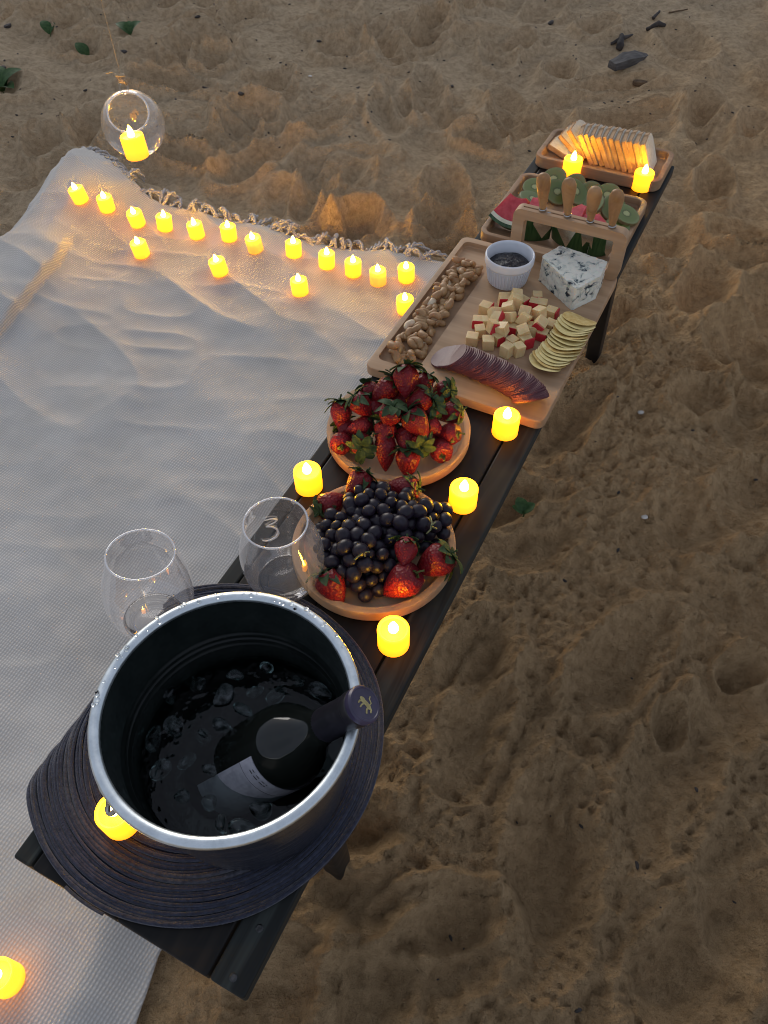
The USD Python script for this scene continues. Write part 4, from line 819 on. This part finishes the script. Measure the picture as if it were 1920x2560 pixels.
def melon_mesh(ang, R=.082, th=.020, tip=.012):
    """wedge in the xz plane, tip up at the origin, rind below: flesh, white rind, skin"""
    def sector(r0, r1):
        a = np.linspace(-ang / 2, ang / 2, 12); o = [(r1 * math.sin(q), -r1 * math.cos(q)) for q in a]; i = [(r0 * math.sin(q), -r0 * math.cos(q)) for q in a[::-1]] if r0 > 0 else [(0, 0)]
        m = trimesh.creation.extrude_polygon(SP(o + i), th, engine='earcut'); m.apply_transform(rot('x', 90)); return shifted(m, (0, th / 2, 0))
    return sector(tip, R * .86), sector(R * .862, R * .935), sector(R * .937, R)
melons = [(1.196, .052, -8, -40, .95, .086, 'large red watermelon wedge leaning at the left end of the tray'), (1.186, .106, 24, -80, .80, .070, 'watermelon wedge showing its dark rind left of centre in the tray'), (1.190, .150, -22, -76, .75, .072, 'watermelon wedge with a white rind stripe in the middle of the tray'),
    (1.184, .190, 12, -84, .70, .060, 'small red watermelon wedge behind the third knife'), (1.188, .222, 34, -80, .60, .066, 'watermelon wedge at the right side of the tray behind the arch')]
for k, (s, t, yaw, lean, ang, R_, lab) in enumerate(melons):
    m = frame(s, t, TF + (.008 if k == 0 else .024), math.radians(yaw)) @ rot('x', lean) @ np.array(trimesh.transformations.translation_matrix((0, 0, R_)))
    t_ = thing('watermelon_slice', lab, 'watermelon', m)
    a, b, c = melon_mesh(ang, R_, .024 if k == 0 else .046, .034 if k == 0 else .014)
    fl_ = obj('flesh', a, M_FLESH, t_, smooth=25); obj('white_rind', b, M_WRIND, t_, smooth=25); obj('skin', c, M_WSKIN, t_, smooth=25)
    rs = random.Random(k)
    for _ in range(2):
        q, r_ = rs.uniform(-.35, .35) * ang, rs.uniform(.025, .05); sd_ = moved(trimesh.creation.icosphere(1, .0026), np.diag([.6, .5, 1.1, 1])); obj('seed', shifted(sd_, (r_ * math.sin(q), -.0107 if rs.random() < .6 else .0107, -r_ * math.cos(q))), M_SEED, fl_, smooth=True)
kiwis = [(1.345, .050, 10, 20, 'kiwi slice at the far left corner of the tray'), (1.362, .078, 24, -10, 'kiwi slice leaning on the far rim, second from the left'), (1.335, .095, 30, 40, 'kiwi slice behind the leftmost knife handle'), (1.358, .118, 42, -20, 'kiwi slice below the left tealight of the bread tray'), (1.330, .130, 35, 60, 'kiwi slice above the second knife handle'),
    (1.345, .155, 40, 10, 'kiwi slice standing in the middle of the tray'), (1.318, .165, 28, -40, 'kiwi slice between the second and third knives'), (1.350, .185, 22, 0, 'kiwi slice at the far rim right of the middle'), (1.325, .205, 30, 30, 'kiwi slice above the rightmost knife handle'), (1.275, .226, 12, 0, 'round kiwi slice lying flat at the right end of the tray'), (1.305, .232, 16, 70, 'kiwi slice under the right tealight at the tray corner'), (1.30, .06, 15, 100, 'kiwi slice tucked behind the large watermelon wedge')]
for k, (s, t, tilt, dr, lab) in enumerate(kiwis):
    m = frame(s, t, TF + .006 + .021 * math.sin(math.radians(tilt)) + (.010 if k % 3 == 1 else 0), math.radians(dr)) @ rot('x', tilt)
    t_ = thing('kiwi_slice', lab, 'kiwi', m); el = np.diag([1, 1.12, 1, 1])
    obj('flesh', moved(lathe([(.012, -.003), (.0215, -.003), (.0228, -.0015), (.0228, .0028), (.0222, .0034), (.012, .0036)], 32), el), M_KIWI, t_, smooth=30)
    obj('skin', moved(lathe([(.0229, -.0030), (.0235, -.0024), (.0235, .0026), (.0229, .0030)], 32, caps=(False, False)), el), M_KSKIN, t_, smooth=30)

def bread_mesh(seed, w=.060, h=.066, th=.0095):
    rr = np.random.default_rng(seed)
    def outline(ins):
        pts = [(-w/2 + ins, ins), (w/2 - ins, ins)]
        for q in np.linspace(0, 1, 8): a = math.radians(-5 + 95 * q); pts.append((w/2 - .020 + (.020 - ins) * math.cos(a), h - .022 + (.022 - ins) * math.sin(a)))
        for q in np.linspace(0, 1, 4): pts.append((w/2 - .026 - (w - .045) * q * .6, h - ins + .0015 * math.sin(q * 6)))
        pts.append((-w/2 + ins, h - .004 - ins)); return np.array(pts)
    o = outline(.0); i = outline(.0016); n = len(o); y = lambda p, q: np.stack([np.full(n, q), p[:, 0], p[:, 1]], 1)
    crumb = loft([y(i, -th/2), y(i, th/2)]); crust = loft([y(i, -th/2 - .0001), y(o, -th/2 + .0005), y(o, th/2 - .0005), y(i, th/2 + .0001)], (False, False))
    return rough_mesh(crumb.subdivide(), .0004, 200, seed), crust
NB = 11
for k in range(NB + 3):
    if k < 3:
        lab = ['bread slice lying flat at the left end of the bread tray', 'fallen bread slice leaning low, second from the left in the tray', 'bread slice sliding off the left of the row'][k]
        s, t, lean = [(1.512, .088, 76), (1.520, .098, 58), (1.524, .104, 44)][k]
    else:
        j = k - 3; lab = 'upright bread slice at the right end of the row showing its pale face' if j == NB - 1 else 'upright bread slice at the left start of the leaning row' if j == 0 else f'leaning bread slice, {ordinal(j)} from the left in the upright row'
        s, t, lean = 1.520 + .0012 * (j % 3), .116 + .0112 * j, 33 - 1.0 * j
    hz = .0285
    th = .0105
    m = frame(s, t, TF + .0015 + (.004 if k == 1 else .006 if k == 2 else 0), math.radians(-4 + (k * 37 % 7) - (8 if k < 3 else 0))) @ rot('y', -lean)
    a, b = bread_mesh(k); t_ = thing('bread_slice', lab, 'bread', m, 'bread slices on the tray')
    obj('crumb', a, M_CRUMB, t_, smooth=25); obj('crust', b, M_CRUST, t_, smooth=30)

# ------------------------------------------------------------------ round plates
def plate(s, t, label, R_, rotz):
    p = thing('round_plate', label, 'plate', frame(s, t, HT + .0003, rotz))
    obj('plate_body', lathe([(.0, .0), (R_ - .006, 0), (R_ - .002, .0015), (R_, .006), (R_, .0185), (R_ - .0007, .0203), (R_ - .002, .021), (R_ - .0075, .021), (R_ - .0092, .0203), (R_ - .0105, .0180), (R_ - .014, .0105), (R_ - .019, .0085), (.0, .008)], 80), M_BEECH_Y, p, smooth=30)
P1, P2 = (.663, .093), (.471, .152)
plate(*P1, 'round wooden plate heaped with strawberries', .0995, .3); plate(*P2, 'round wooden plate holding grapes and strawberries', .1005, 1.1)
PF = HT + .0085

# strawberries
def berry_mesh(L, R_, seed):
    rr = np.random.default_rng(seed); prof = []
    for q in np.linspace(0, 1, 15):
        r_ = R_ * min(1.0, .62 + 1.9 * q - 1.6 * q * q if q < .45 else 1.0) * (1 - max(q - .22, 0) ** 1.7 * 1.40) ** .85 if 0 < q < 1 else 0
        prof.append((max(r_, .0004), -q * L + .004 * math.exp(-(q / .05) ** 2) * 0))
    prof[0] = (R_ * .25, -.0015); prof[1] = (R_ * .70, .0008); prof[-1] = (R_ * .10, -L); prof.append((.0002, -L * 1.02))
    m = lathe(prof[::-1], 26); v = m.vertices; v[:, 0] *= rr.uniform(.92, 1.08); v[:, 0] += .06 * v[:, 2] * rr.uniform(-1, 1); m.vertices = v
    return m
def calyx_mesh(R_, seed, droop):
    rr = random.Random(seed); ms = []; n = rr.choice([10, 11, 12])
    for k in range(n):
        a = k / n * 6.283 + rr.uniform(-.25, .25); R_ = R_ * (1 if droop < .5 else .72); L = R_ * rr.uniform(.95, 1.5); wd = R_ * rr.uniform(.30, .44); up = rr.uniform(-.25, .75) - droop
        pl_, w_ = [], []
        for q in np.linspace(0, 1, 6):
            rad = .0015 + L * q; z = .0016 + L * (up * q - (.55) * q * q); hw_ = wd * math.sin(math.pi * min(q * .86 + .1, 1)) ** .8
            pl_.append((rad, z)); w_.append(hw_)
        v, f = [], []
        for q, ((rd_, z), hw_) in enumerate(zip(pl_, w_)):
            for sgn in (-1, 0, 1): v.append((rd_, sgn * hw_, z - .0012 * (sgn == 0)))
        for q in range(5):
            for c in (0, 1): i0 = q * 3 + c; f += [(i0, i0 + 1, i0 + 4), (i0, i0 + 4, i0 + 3)]
        v = np.array(v); c_, s_ = math.cos(a), math.sin(a); v = np.stack([v[:, 0] * c_ - v[:, 1] * s_, v[:, 0] * s_ + v[:, 1] * c_, v[:, 2]], 1)
        ms.append(trimesh.Trimesh(np.vstack([v, v - [0, 0, .0005]]), np.vstack([f, np.array(f)[:, ::-1] + len(v)]), process=False))
    ms.append(tube([(0, 0, 0), (.0008, 0, .005), (.0028, .0006, .010)], [.0013, .0011, .0013], 6))
    return cat_(ms)
def zb3(x, y, o): return 622.1 + .3021 * x, o + .3021 * y
def strawberry(px, py, o, z, stem, label, L=.034, R_=.0142, yellow=False, droop=.0, k=0):
    c = at(*zb3(px, py, o), z); d = view_dir_at(c, *stem); d = d / np.linalg.norm(d)
    t_ = thing('strawberry', label, 'strawberry', align(d, c + d * L * .45, k * 1.7))
    obj('fruit', berry_mesh(L, R_, k), M_BERRY, t_, smooth=True); obj('calyx', calyx_mesh(R_, k, .6 if yellow else droop), M_CALYX_Y if yellow else M_CALYX, t_, smooth=50)
SB = [(845, 205, .086, (.0, .9, -.2), 'strawberry crowning the top of the heap', .040, .0172, 0), (690, 270, .066, (.75, .55, -.2), 'plump strawberry just left of the topmost one', .038, .0160, 0), (955, 240, .060, (.6, .8, -.2), 'strawberry half hidden behind the topmost one', .034, .0145, 0),
    (530, 380, .058, (-.7, .75, .2), 'orange-lit strawberry on the left slope of the heap', .036, .0160, 0), (600, 305, .048, (-.3, .8, -.5), 'dark strawberry behind the left slope of the heap', .032, .0140, 0), (385, 455, .034, (-.1, .95, .1), 'long strawberry standing at the far left of the heap', .042, .0150, 0),
    (515, 535, .036, (.9, .2, -.2), 'small strawberry pointing left below the orange-lit one', .034, .0140, 0), (735, 455, .064, (.25, .75, .6), 'pale-shouldered strawberry under a large green calyx in the centre', .034, .0165, 0), (935, 345, .068, (.85, .3, .1), 'strawberry right of centre below the topmost one', .036, .0160, 0),
    (920, 510, .058, (-.55, .8, .1), 'largest dark red strawberry pointing down to the right', .042, .0170, 0), (1095, 285, .044, (.7, .1, .45), 'strawberry at the far right edge of the heap', .034, .0150, 0), (1155, 440, .042, (.85, .25, .3), 'strawberry with leaves spread over the right plate rim', .036, .0155, 0),
    (1045, 535, .040, (-.7, .6, .1), 'slim strawberry wedged right of the largest one', .032, .0120, 0), (1140, 590, .030, (.8, .1, .35), 'strawberry by the right rim with pale ragged leaves', .034, .0150, 1), (690, 585, .040, (.2, .8, -.4), 'deep shaded strawberry in the middle of the heap', .036, .0160, 0),
    (695, 715, .022, (.05, .95, .1), 'long strawberry pointing straight down at the front', .046, .0145, 0), (375, 640, .022, (.15, -.5, .8), 'strawberry at the left rim turned with yellow-green leaves forward', .034, .0155, 1), (530, 650, .024, (-.05, -.35, .9), 'strawberry showing its leafy end at the front left', .034, .0160, 0),
    (855, 790, .018, (.0, .95, .25), 'orange-lit strawberry standing on its tip at the plate front', .038, .0168, 0), (935, 640, .030, (.2, -.4, .7), 'strawberry with its leaves turned down behind the orange-lit one', .034, .0150, 0), (1090, 690, .020, (.25, -.6, .7), 'strawberry with a yellow star of leaves at the front right', .036, .0165, 1),
    (1030, 400, .052, (.2, .1, .9), 'strawberry hidden behind its dark leaves on the right slope', .030, .0135, 0), (630, 420, .044, (-.5, .6, -.4), 'dark strawberry between the orange-lit one and the centre', .032, .0145, 0), (840, 620, .034, (.1, .7, -.5), 'shaded strawberry beneath the largest one', .034, .0150, 0),
    (1000, 640, .022, (-.4, .6, -.3), 'shaded strawberry at the lower right of the heap', .032, .0140, 0), (440, 560, .020, (-.5, .5, -.4), 'shaded strawberry near the lower left rim', .032, .0140, 0), (800, 360, .044, (.1, .7, -.6), 'strawberry buried under the crown of the heap', .036, .0165, 0)]
for k, (x, y, z, st, lab, L, R_, yl) in enumerate(SB): strawberry(x, y, 760.4, HT + .008 + z, st, lab + ' on the strawberry plate', L, R_, bool(yl), 0, k)
SB2 = [(500, 145, .034, (.6, .75, -.1), 'strawberry peeping over the far left of the grapes', .036, .0165, 0), (815, 175, .026, (.95, .0, .2), 'strawberry lying behind the grapes with its leaves to the right', .044, .0165, 0), (310, 290, .024, (-.75, -.45, .3), 'strawberry at the left rim of the grape plate by the wine glass', .038, .0180, 0),
    (835, 630, .050, (.2, .8, -.5), 'small bright strawberry tip poking between the grapes', .032, .0140, 0), (1050, 700, .030, (.85, .45, .2), 'dark red strawberry at the right rim of the grape plate', .046, .0205, 0), (810, 850, .026, (.75, .5, .35), 'big orange-lit strawberry at the front of the grape plate', .048, .0225, 1), (315, 880, .020, (-.45, .85, .2), 'strawberry lying alone at the front left of the grape plate', .044, .0170, 0)]
for k, (x, y, z, st, lab, L, R_, yl) in enumerate(SB2): strawberry(x, y, 1002.3, HT + .006 + z, st, lab, L, R_, bool(yl), .1, 60 + k)

# grapes
gA = [(515, 190, 3), (610, 165, 2), (690, 185, 3), (435, 250, 2), (580, 240, 4), (740, 245, 3), (850, 215, 2), (620, 290, 4), (685, 340, 4), (520, 330, 3), (800, 320, 4), (890, 305, 3), (960, 310, 3), (1055, 318, 2), (1120, 325, 1), (760, 405, 3), (860, 420, 3), (955, 415, 3), (1110, 420, 2), (1095, 490, 1), (920, 525, 2), (640, 415, 3), (560, 400, 3), (700, 470, 2), (820, 490, 2), (1005, 490, 1), (480, 300, 3), (660, 250, 4), (760, 300, 4), (840, 360, 4), (910, 370, 4), (590, 350, 4), (1010, 390, 2), (740, 480, 3), (1050, 560, 0), (980, 580, 0), (540, 270, 4), (720, 400, 4), (450, 215, 1), (870, 560, 1), (640, 480, 2), (800, 420, 4), (800, 250, 3), (1030, 440, 2)]
gB = [(320, 385, 2), (420, 370, 3), (285, 440, 2), (355, 450, 3), (440, 455, 4), (500, 410, 3), (540, 470, 4), (590, 510, 4), (410, 530, 4), (300, 560, 3), (480, 515, 4), (570, 560, 4), (690, 560, 3), (660, 660, 3), (420, 620, 4), (310, 650, 2), (400, 740, 2), (530, 725, 3), (605, 640, 3), (665, 780, 1), (705, 720, 2), (440, 815, 1), (530, 845, 1), (545, 912, 0), (630, 885, 0), (345, 700, 2), (500, 640, 4), (250, 520, 1), (470, 690, 3), (355, 600, 3), (260, 600, 1), (520, 580, 4), (610, 740, 2), (330, 500, 3), (480, 770, 2), (720, 640, 1), (640, 580, 3), (590, 820, 1), (240, 460, 0), (380, 410, 3)]
gmesh = moved(trimesh.creation.icosphere(2, .0089), np.diag([1, 1, 1.16, 1]))
rgp = random.Random(6)
def bunch(pts, label, stems, seed):
    c0 = at(*zb3(*np.mean([q[:2] for q in pts], 0), 1002.3), PF); T0 = np.eye(4); T0[:3, 3] = [c0[0], c0[1], PF]
    b = thing('grape_bunch', label, 'grapes', T0); inv = np.linalg.inv(T0)
    zs = [.0095, .020, .030, .038, .044]
    places = [at(*zb3(x, y, 1002.3), PF + zs[l]) for x, y, l in pts]
    extra = []
    for p, (x, y, l) in zip(places, pts):
        if l >= 3:
            q = p.copy(); q[2] -= .0175; q[:2] += [rgp.uniform(-.005, .005), rgp.uniform(-.005, .005)]; extra.append(q)
    allp = np.array(places + extra); lock = len(places)
    for _ in range(25):                                              # push overlapping grapes apart
        d = allp[:, None] - allp[None]; r_ = np.linalg.norm(d, axis=2) + np.eye(len(allp)); push = np.clip(.0168 - r_, 0, None) / r_ * .25
        np.fill_diagonal(push, 0); allp = allp + (d * push[..., None]).sum(1) * np.r_[np.full(lock, .6), np.ones(len(extra))][:, None]; allp[:, 2] = np.clip(allp[:, 2], PF + .0088, PF + .052)
    for p in allp:
        q = p - T0[:3, 3]; sc_ = rgp.uniform(.80, 1.10)
        obj('grape', gmesh, M_GRAPE, b, smooth=True, m=align((rgp.uniform(-1, 1), rgp.uniform(-1, 1), rgp.uniform(-.4, 1)), q, rgp.uniform(0, 6)) @ np.diag([sc_, sc_, sc_, 1]))
    for st in stems:
        pts_ = [at(*zb3(x, y, 1002.3), PF + z) - T0[:3, 3] for x, y, z in st]; obj('stem', tube(pts_, np.linspace(.0013, .0009, len(pts_)), 6), M_STEM, b, smooth=True)
bunch(gA, 'larger dark grape bunch at the back right of the round plate', [[(1015, 375, .05), (1030, 420, .052), (1020, 470, .05), (990, 500, .046)], [(1025, 440, .052), (1055, 415, .052)], [(1030, 450, .052), (1065, 465, .048)]], 1)
bunch(gB, 'smaller dark grape bunch at the front left of the round plate', [[(475, 685, .052), (515, 650, .056), (540, 630, .057), (585, 628, .054)], [(545, 632, .056), (550, 665, .053)]], 2)

# ------------------------------------------------------------------ bits on the sand
def chunk(seed, dims, sub=2, amp=.15):
    rr = random.Random(seed); m = trimesh.creation.icosphere(sub + 1, 1); m = rough_mesh(m, amp, 1.6, seed); m.vertices *= np.array(dims); return m
p = on_sand(1360, 140); a0, b0 = on_sand(1322, 155), on_sand(1402, 119); d = b0 - a0; L = np.linalg.norm(d[:2])
drift = trimesh.convex.convex_hull(np.array([[-.5, -.10, -.02], [-.5, .12, -.02], [-.5, -.08, .10], [-.46, .13, .09], [-.1, .16, .14], [-.1, -.14, .13], [.2, .12, .13], [.2, -.13, .09], [.5, .05, .04], [.5, -.02, .02], [.1, .15, -.03], [.1, -.14, -.03]]) * L).subdivide_to_size(.012)
drift = rough_mesh(trimesh.Trimesh(drift.vertices, drift.faces, process=True), .004, 40, 3)
tag(obj('driftwood', drift, M_DRIFT, m=align((0, 0, 1), (p[0], p[1], p[2] + .006), 0) @ rot('z', math.degrees(math.atan2(d[1], d[0])) - 0) if False else np.array(trimesh.transformations.translation_matrix((p[0], p[1], p[2] + .008))) @ rot('z', math.degrees(math.atan2(d[1], d[0]))), smooth=30), 'grey pointed chunk of driftwood lying on the sand at upper right', 'driftwood')
def stick(name, pts, rads, lab, matl=M_TWIG, cat='twig'):
    q = [on_sand(*a) + [0, 0, z] for a, z in pts]; qq = np.linspace(0, 1, 9); d = np.stack([np.interp(qq, np.linspace(0, 1, len(q)), np.array(q)[:, c]) for c in range(3)], 1)
    d[:, :] += np.array([[math.sin(k * 2.1) * .0015, math.cos(k * 1.7) * .0015, 0] for k in range(9)])
    tag(obj(name, tube(d, np.interp(qq, np.linspace(0, 1, len(rads)), rads), 7), matl, smooth=True), lab, cat)
stick('twig', [((1338, 103), .004), ((1342, 85), .012), ((1345, 68), .016)], [.010, .013, .007], 'thick black stub of burnt twig above the driftwood')
stick('twig', [((1322, 82), .006), ((1345, 76), .014), ((1368, 71), .008)], [.004, .008, .003], 'black twig lying across the burnt stub')
stick('twig', [((1396, 68), .006), ((1420, 62), .010), ((1440, 52), .008)], [.006, .009, .004], 'black crooked twig right of the burnt stub')
stick('twig', [((1409, 44), .006), ((1424, 30), .010)], [.006, .004], 'short dark twig above the crooked twig')
stick('twig', [((1444, 30), .004), ((1486, 23), .004)], [.003, .002], 'thin pale twig at the upper right', M_BROWN)
stick('twig', [((465, 25), .006), ((482, 50), .004), ((500, 80), .004)], [.0030, .0030, .0022], 'thin straight brown stick lying upper centre left', M_BROWN)
stick('twig', [((440, 200), .003), ((478, 195), .004)], [.0025, .002], 'thin dark twig near the dent above the blanket', M_TWIG)
for k, (px, py, sz, lab, mm) in enumerate([(945, 42, .020, 'dark bark scrap on the sand at top centre', M_TWIG), (1190, 50, .020, 'dark bark scrap left of the burnt twigs', M_TWIG), (1257, 77, .020, 'round dark scrap left of the black stub', M_TWIG), (1382, 188, .034, 'brown square scrap of bark below the driftwood', M_BROWN), (430, 53, .014, 'small black scrap on the sand above the hanging globe', M_TWIG), (405, 86, .018, 'curled brown dead leaf near the thin stick', M_BROWN),
        (521, 209, .016, 'black scrap at the edge of the big dent', M_TWIG), (265, 108, .018, 'dark scrap below the leafy sprig', M_TWIG), (18, 60, .022, 'dark bark scrap at the far left top', M_TWIG), (8, 146, .016, 'black scrap at the left edge', M_TWIG), (690, 103, .012, 'small dark scrap on the sand, top right of centre', M_TWIG), (185, 197, .010, 'tiny dark scrap left of the globe string', M_TWIG), (977, 188, .010, 'tiny dark scrap behind the bread tray', M_TWIG), (140, 12, .018, 'dark scrap at the top edge left', M_TWIG)]):
    p = on_sand(px, py); m = np.array(trimesh.transformations.translation_matrix((p[0], p[1], p[2] + .003))) @ rot('z', k * 53)
    tag(obj('bark_scrap', chunk(k, (sz * .75, sz * .42, sz * .28), 1, .3), mm, m=m, smooth=False), lab, 'bark')
for k, (px, py, lab) in enumerate([(1062, 52, 'white shell bit at top right of centre'), (670, 165, 'pale shell bit on the sand below the top centre'), (1395, 1110, 'small white shell bit on the sand right of the table'), (1385, 888, 'pale shell bit near the trodden ridge right of the table')]):
    p = on_sand(px, py); tag(obj('shell', chunk(70 + k, (.006, .0045, .003), 1, .2), M_SHELL, m=np.array(trimesh.transformations.translation_matrix((p[0], p[1], p[2] + .001))), smooth=30), lab, 'shell')
def leaf_mesh(L, w, curl):
    v, f = [], []
    for q in np.linspace(0, 1, 8):
        hw_ = w * math.sin(math.pi * min(q * .93 + .05, 1)) ** .75
        for sgn in (-1, 0, 1): v.append((L * q, sgn * hw_, L * (curl * q * (1 - q) * 2) + (abs(sgn)) * hw_ * .35))
    for q in range(7):
        for c in (0, 1): i0 = q * 3 + c; f += [(i0, i0 + 3, i0 + 4), (i0, i0 + 4, i0 + 1)]
    v = np.array(v); return trimesh.Trimesh(np.vstack([v, v - [0, 0, .0006]]), np.vstack([f, np.array(f)[:, ::-1] + len(v)]), process=False)
for k, (px, py, leaves, lab) in enumerate([(108, 76, [(2.2, .9, .050), (1.2, .7, .045)], 'green weed leaf standing in the sand at upper left'), (181, 100, [(2.4, 1.0, .060)], 'single dark green heart-shaped leaf left of centre top'), (283, 82, [(2.6, .6, .060), (.6, .8, .055), (1.6, 1.0, .045)], 'leafy green sprig growing from the sand above the globe'), (8, 205, [(.5, .8, .09), (1.8, .8, .085), (-.6, .5, .07)], 'dark green leaves at the left edge of the sand'), (1128, 1118, [(1.8, .5, .030), (.6, .5, .026), (2.6, .5, .022)], 'small green weed by the right side of the table')]):
    p = on_sand(px, py); T0 = np.eye(4); T0[:3, 3] = p; t_ = thing('weed', lab, 'plant', T0)
    obj('stem', tube([(0, 0, -.01), (.002, 0, .006), (.001, .001, .014)], .0013, 6), M_WEED, t_, smooth=True)
    for a, el_, L in leaves:
        obj('leaf', moved(leaf_mesh(L, L * .36, .25), np.array(trimesh.transformations.translation_matrix((0, 0, .010))) @ rot('z', math.degrees(a)) @ rot('y', -math.degrees(el_) * .7)), M_WEED, t_, smooth=60)
rs = np.random.default_rng(14); bits = []
for k in range(260):
    px, py = rs.uniform(0, 1659), rs.uniform(0, 330) ** 1.0 if k < 200 else rs.uniform(330, 2212)
    q = at(px, py, 0); s, t = lt(q)
    if -1.3 < t < .3 and s < 1.6: continue
    g_ = on_sand(px, py); sz = rs.uniform(.0015, .006); bits.append(moved(chunk(k, (sz, sz * .5, sz * .35), 0, .3), np.array(trimesh.transformations.translation_matrix(g_ + [0, 0, sz * .2])) @ rot('z', rs.uniform(0, 360))))
tag(obj('debris', cat_(bits), M_TWIG, smooth=False), 'tiny dark crumbs of bark and seaweed scattered over the sand', 'debris', kind='stuff')
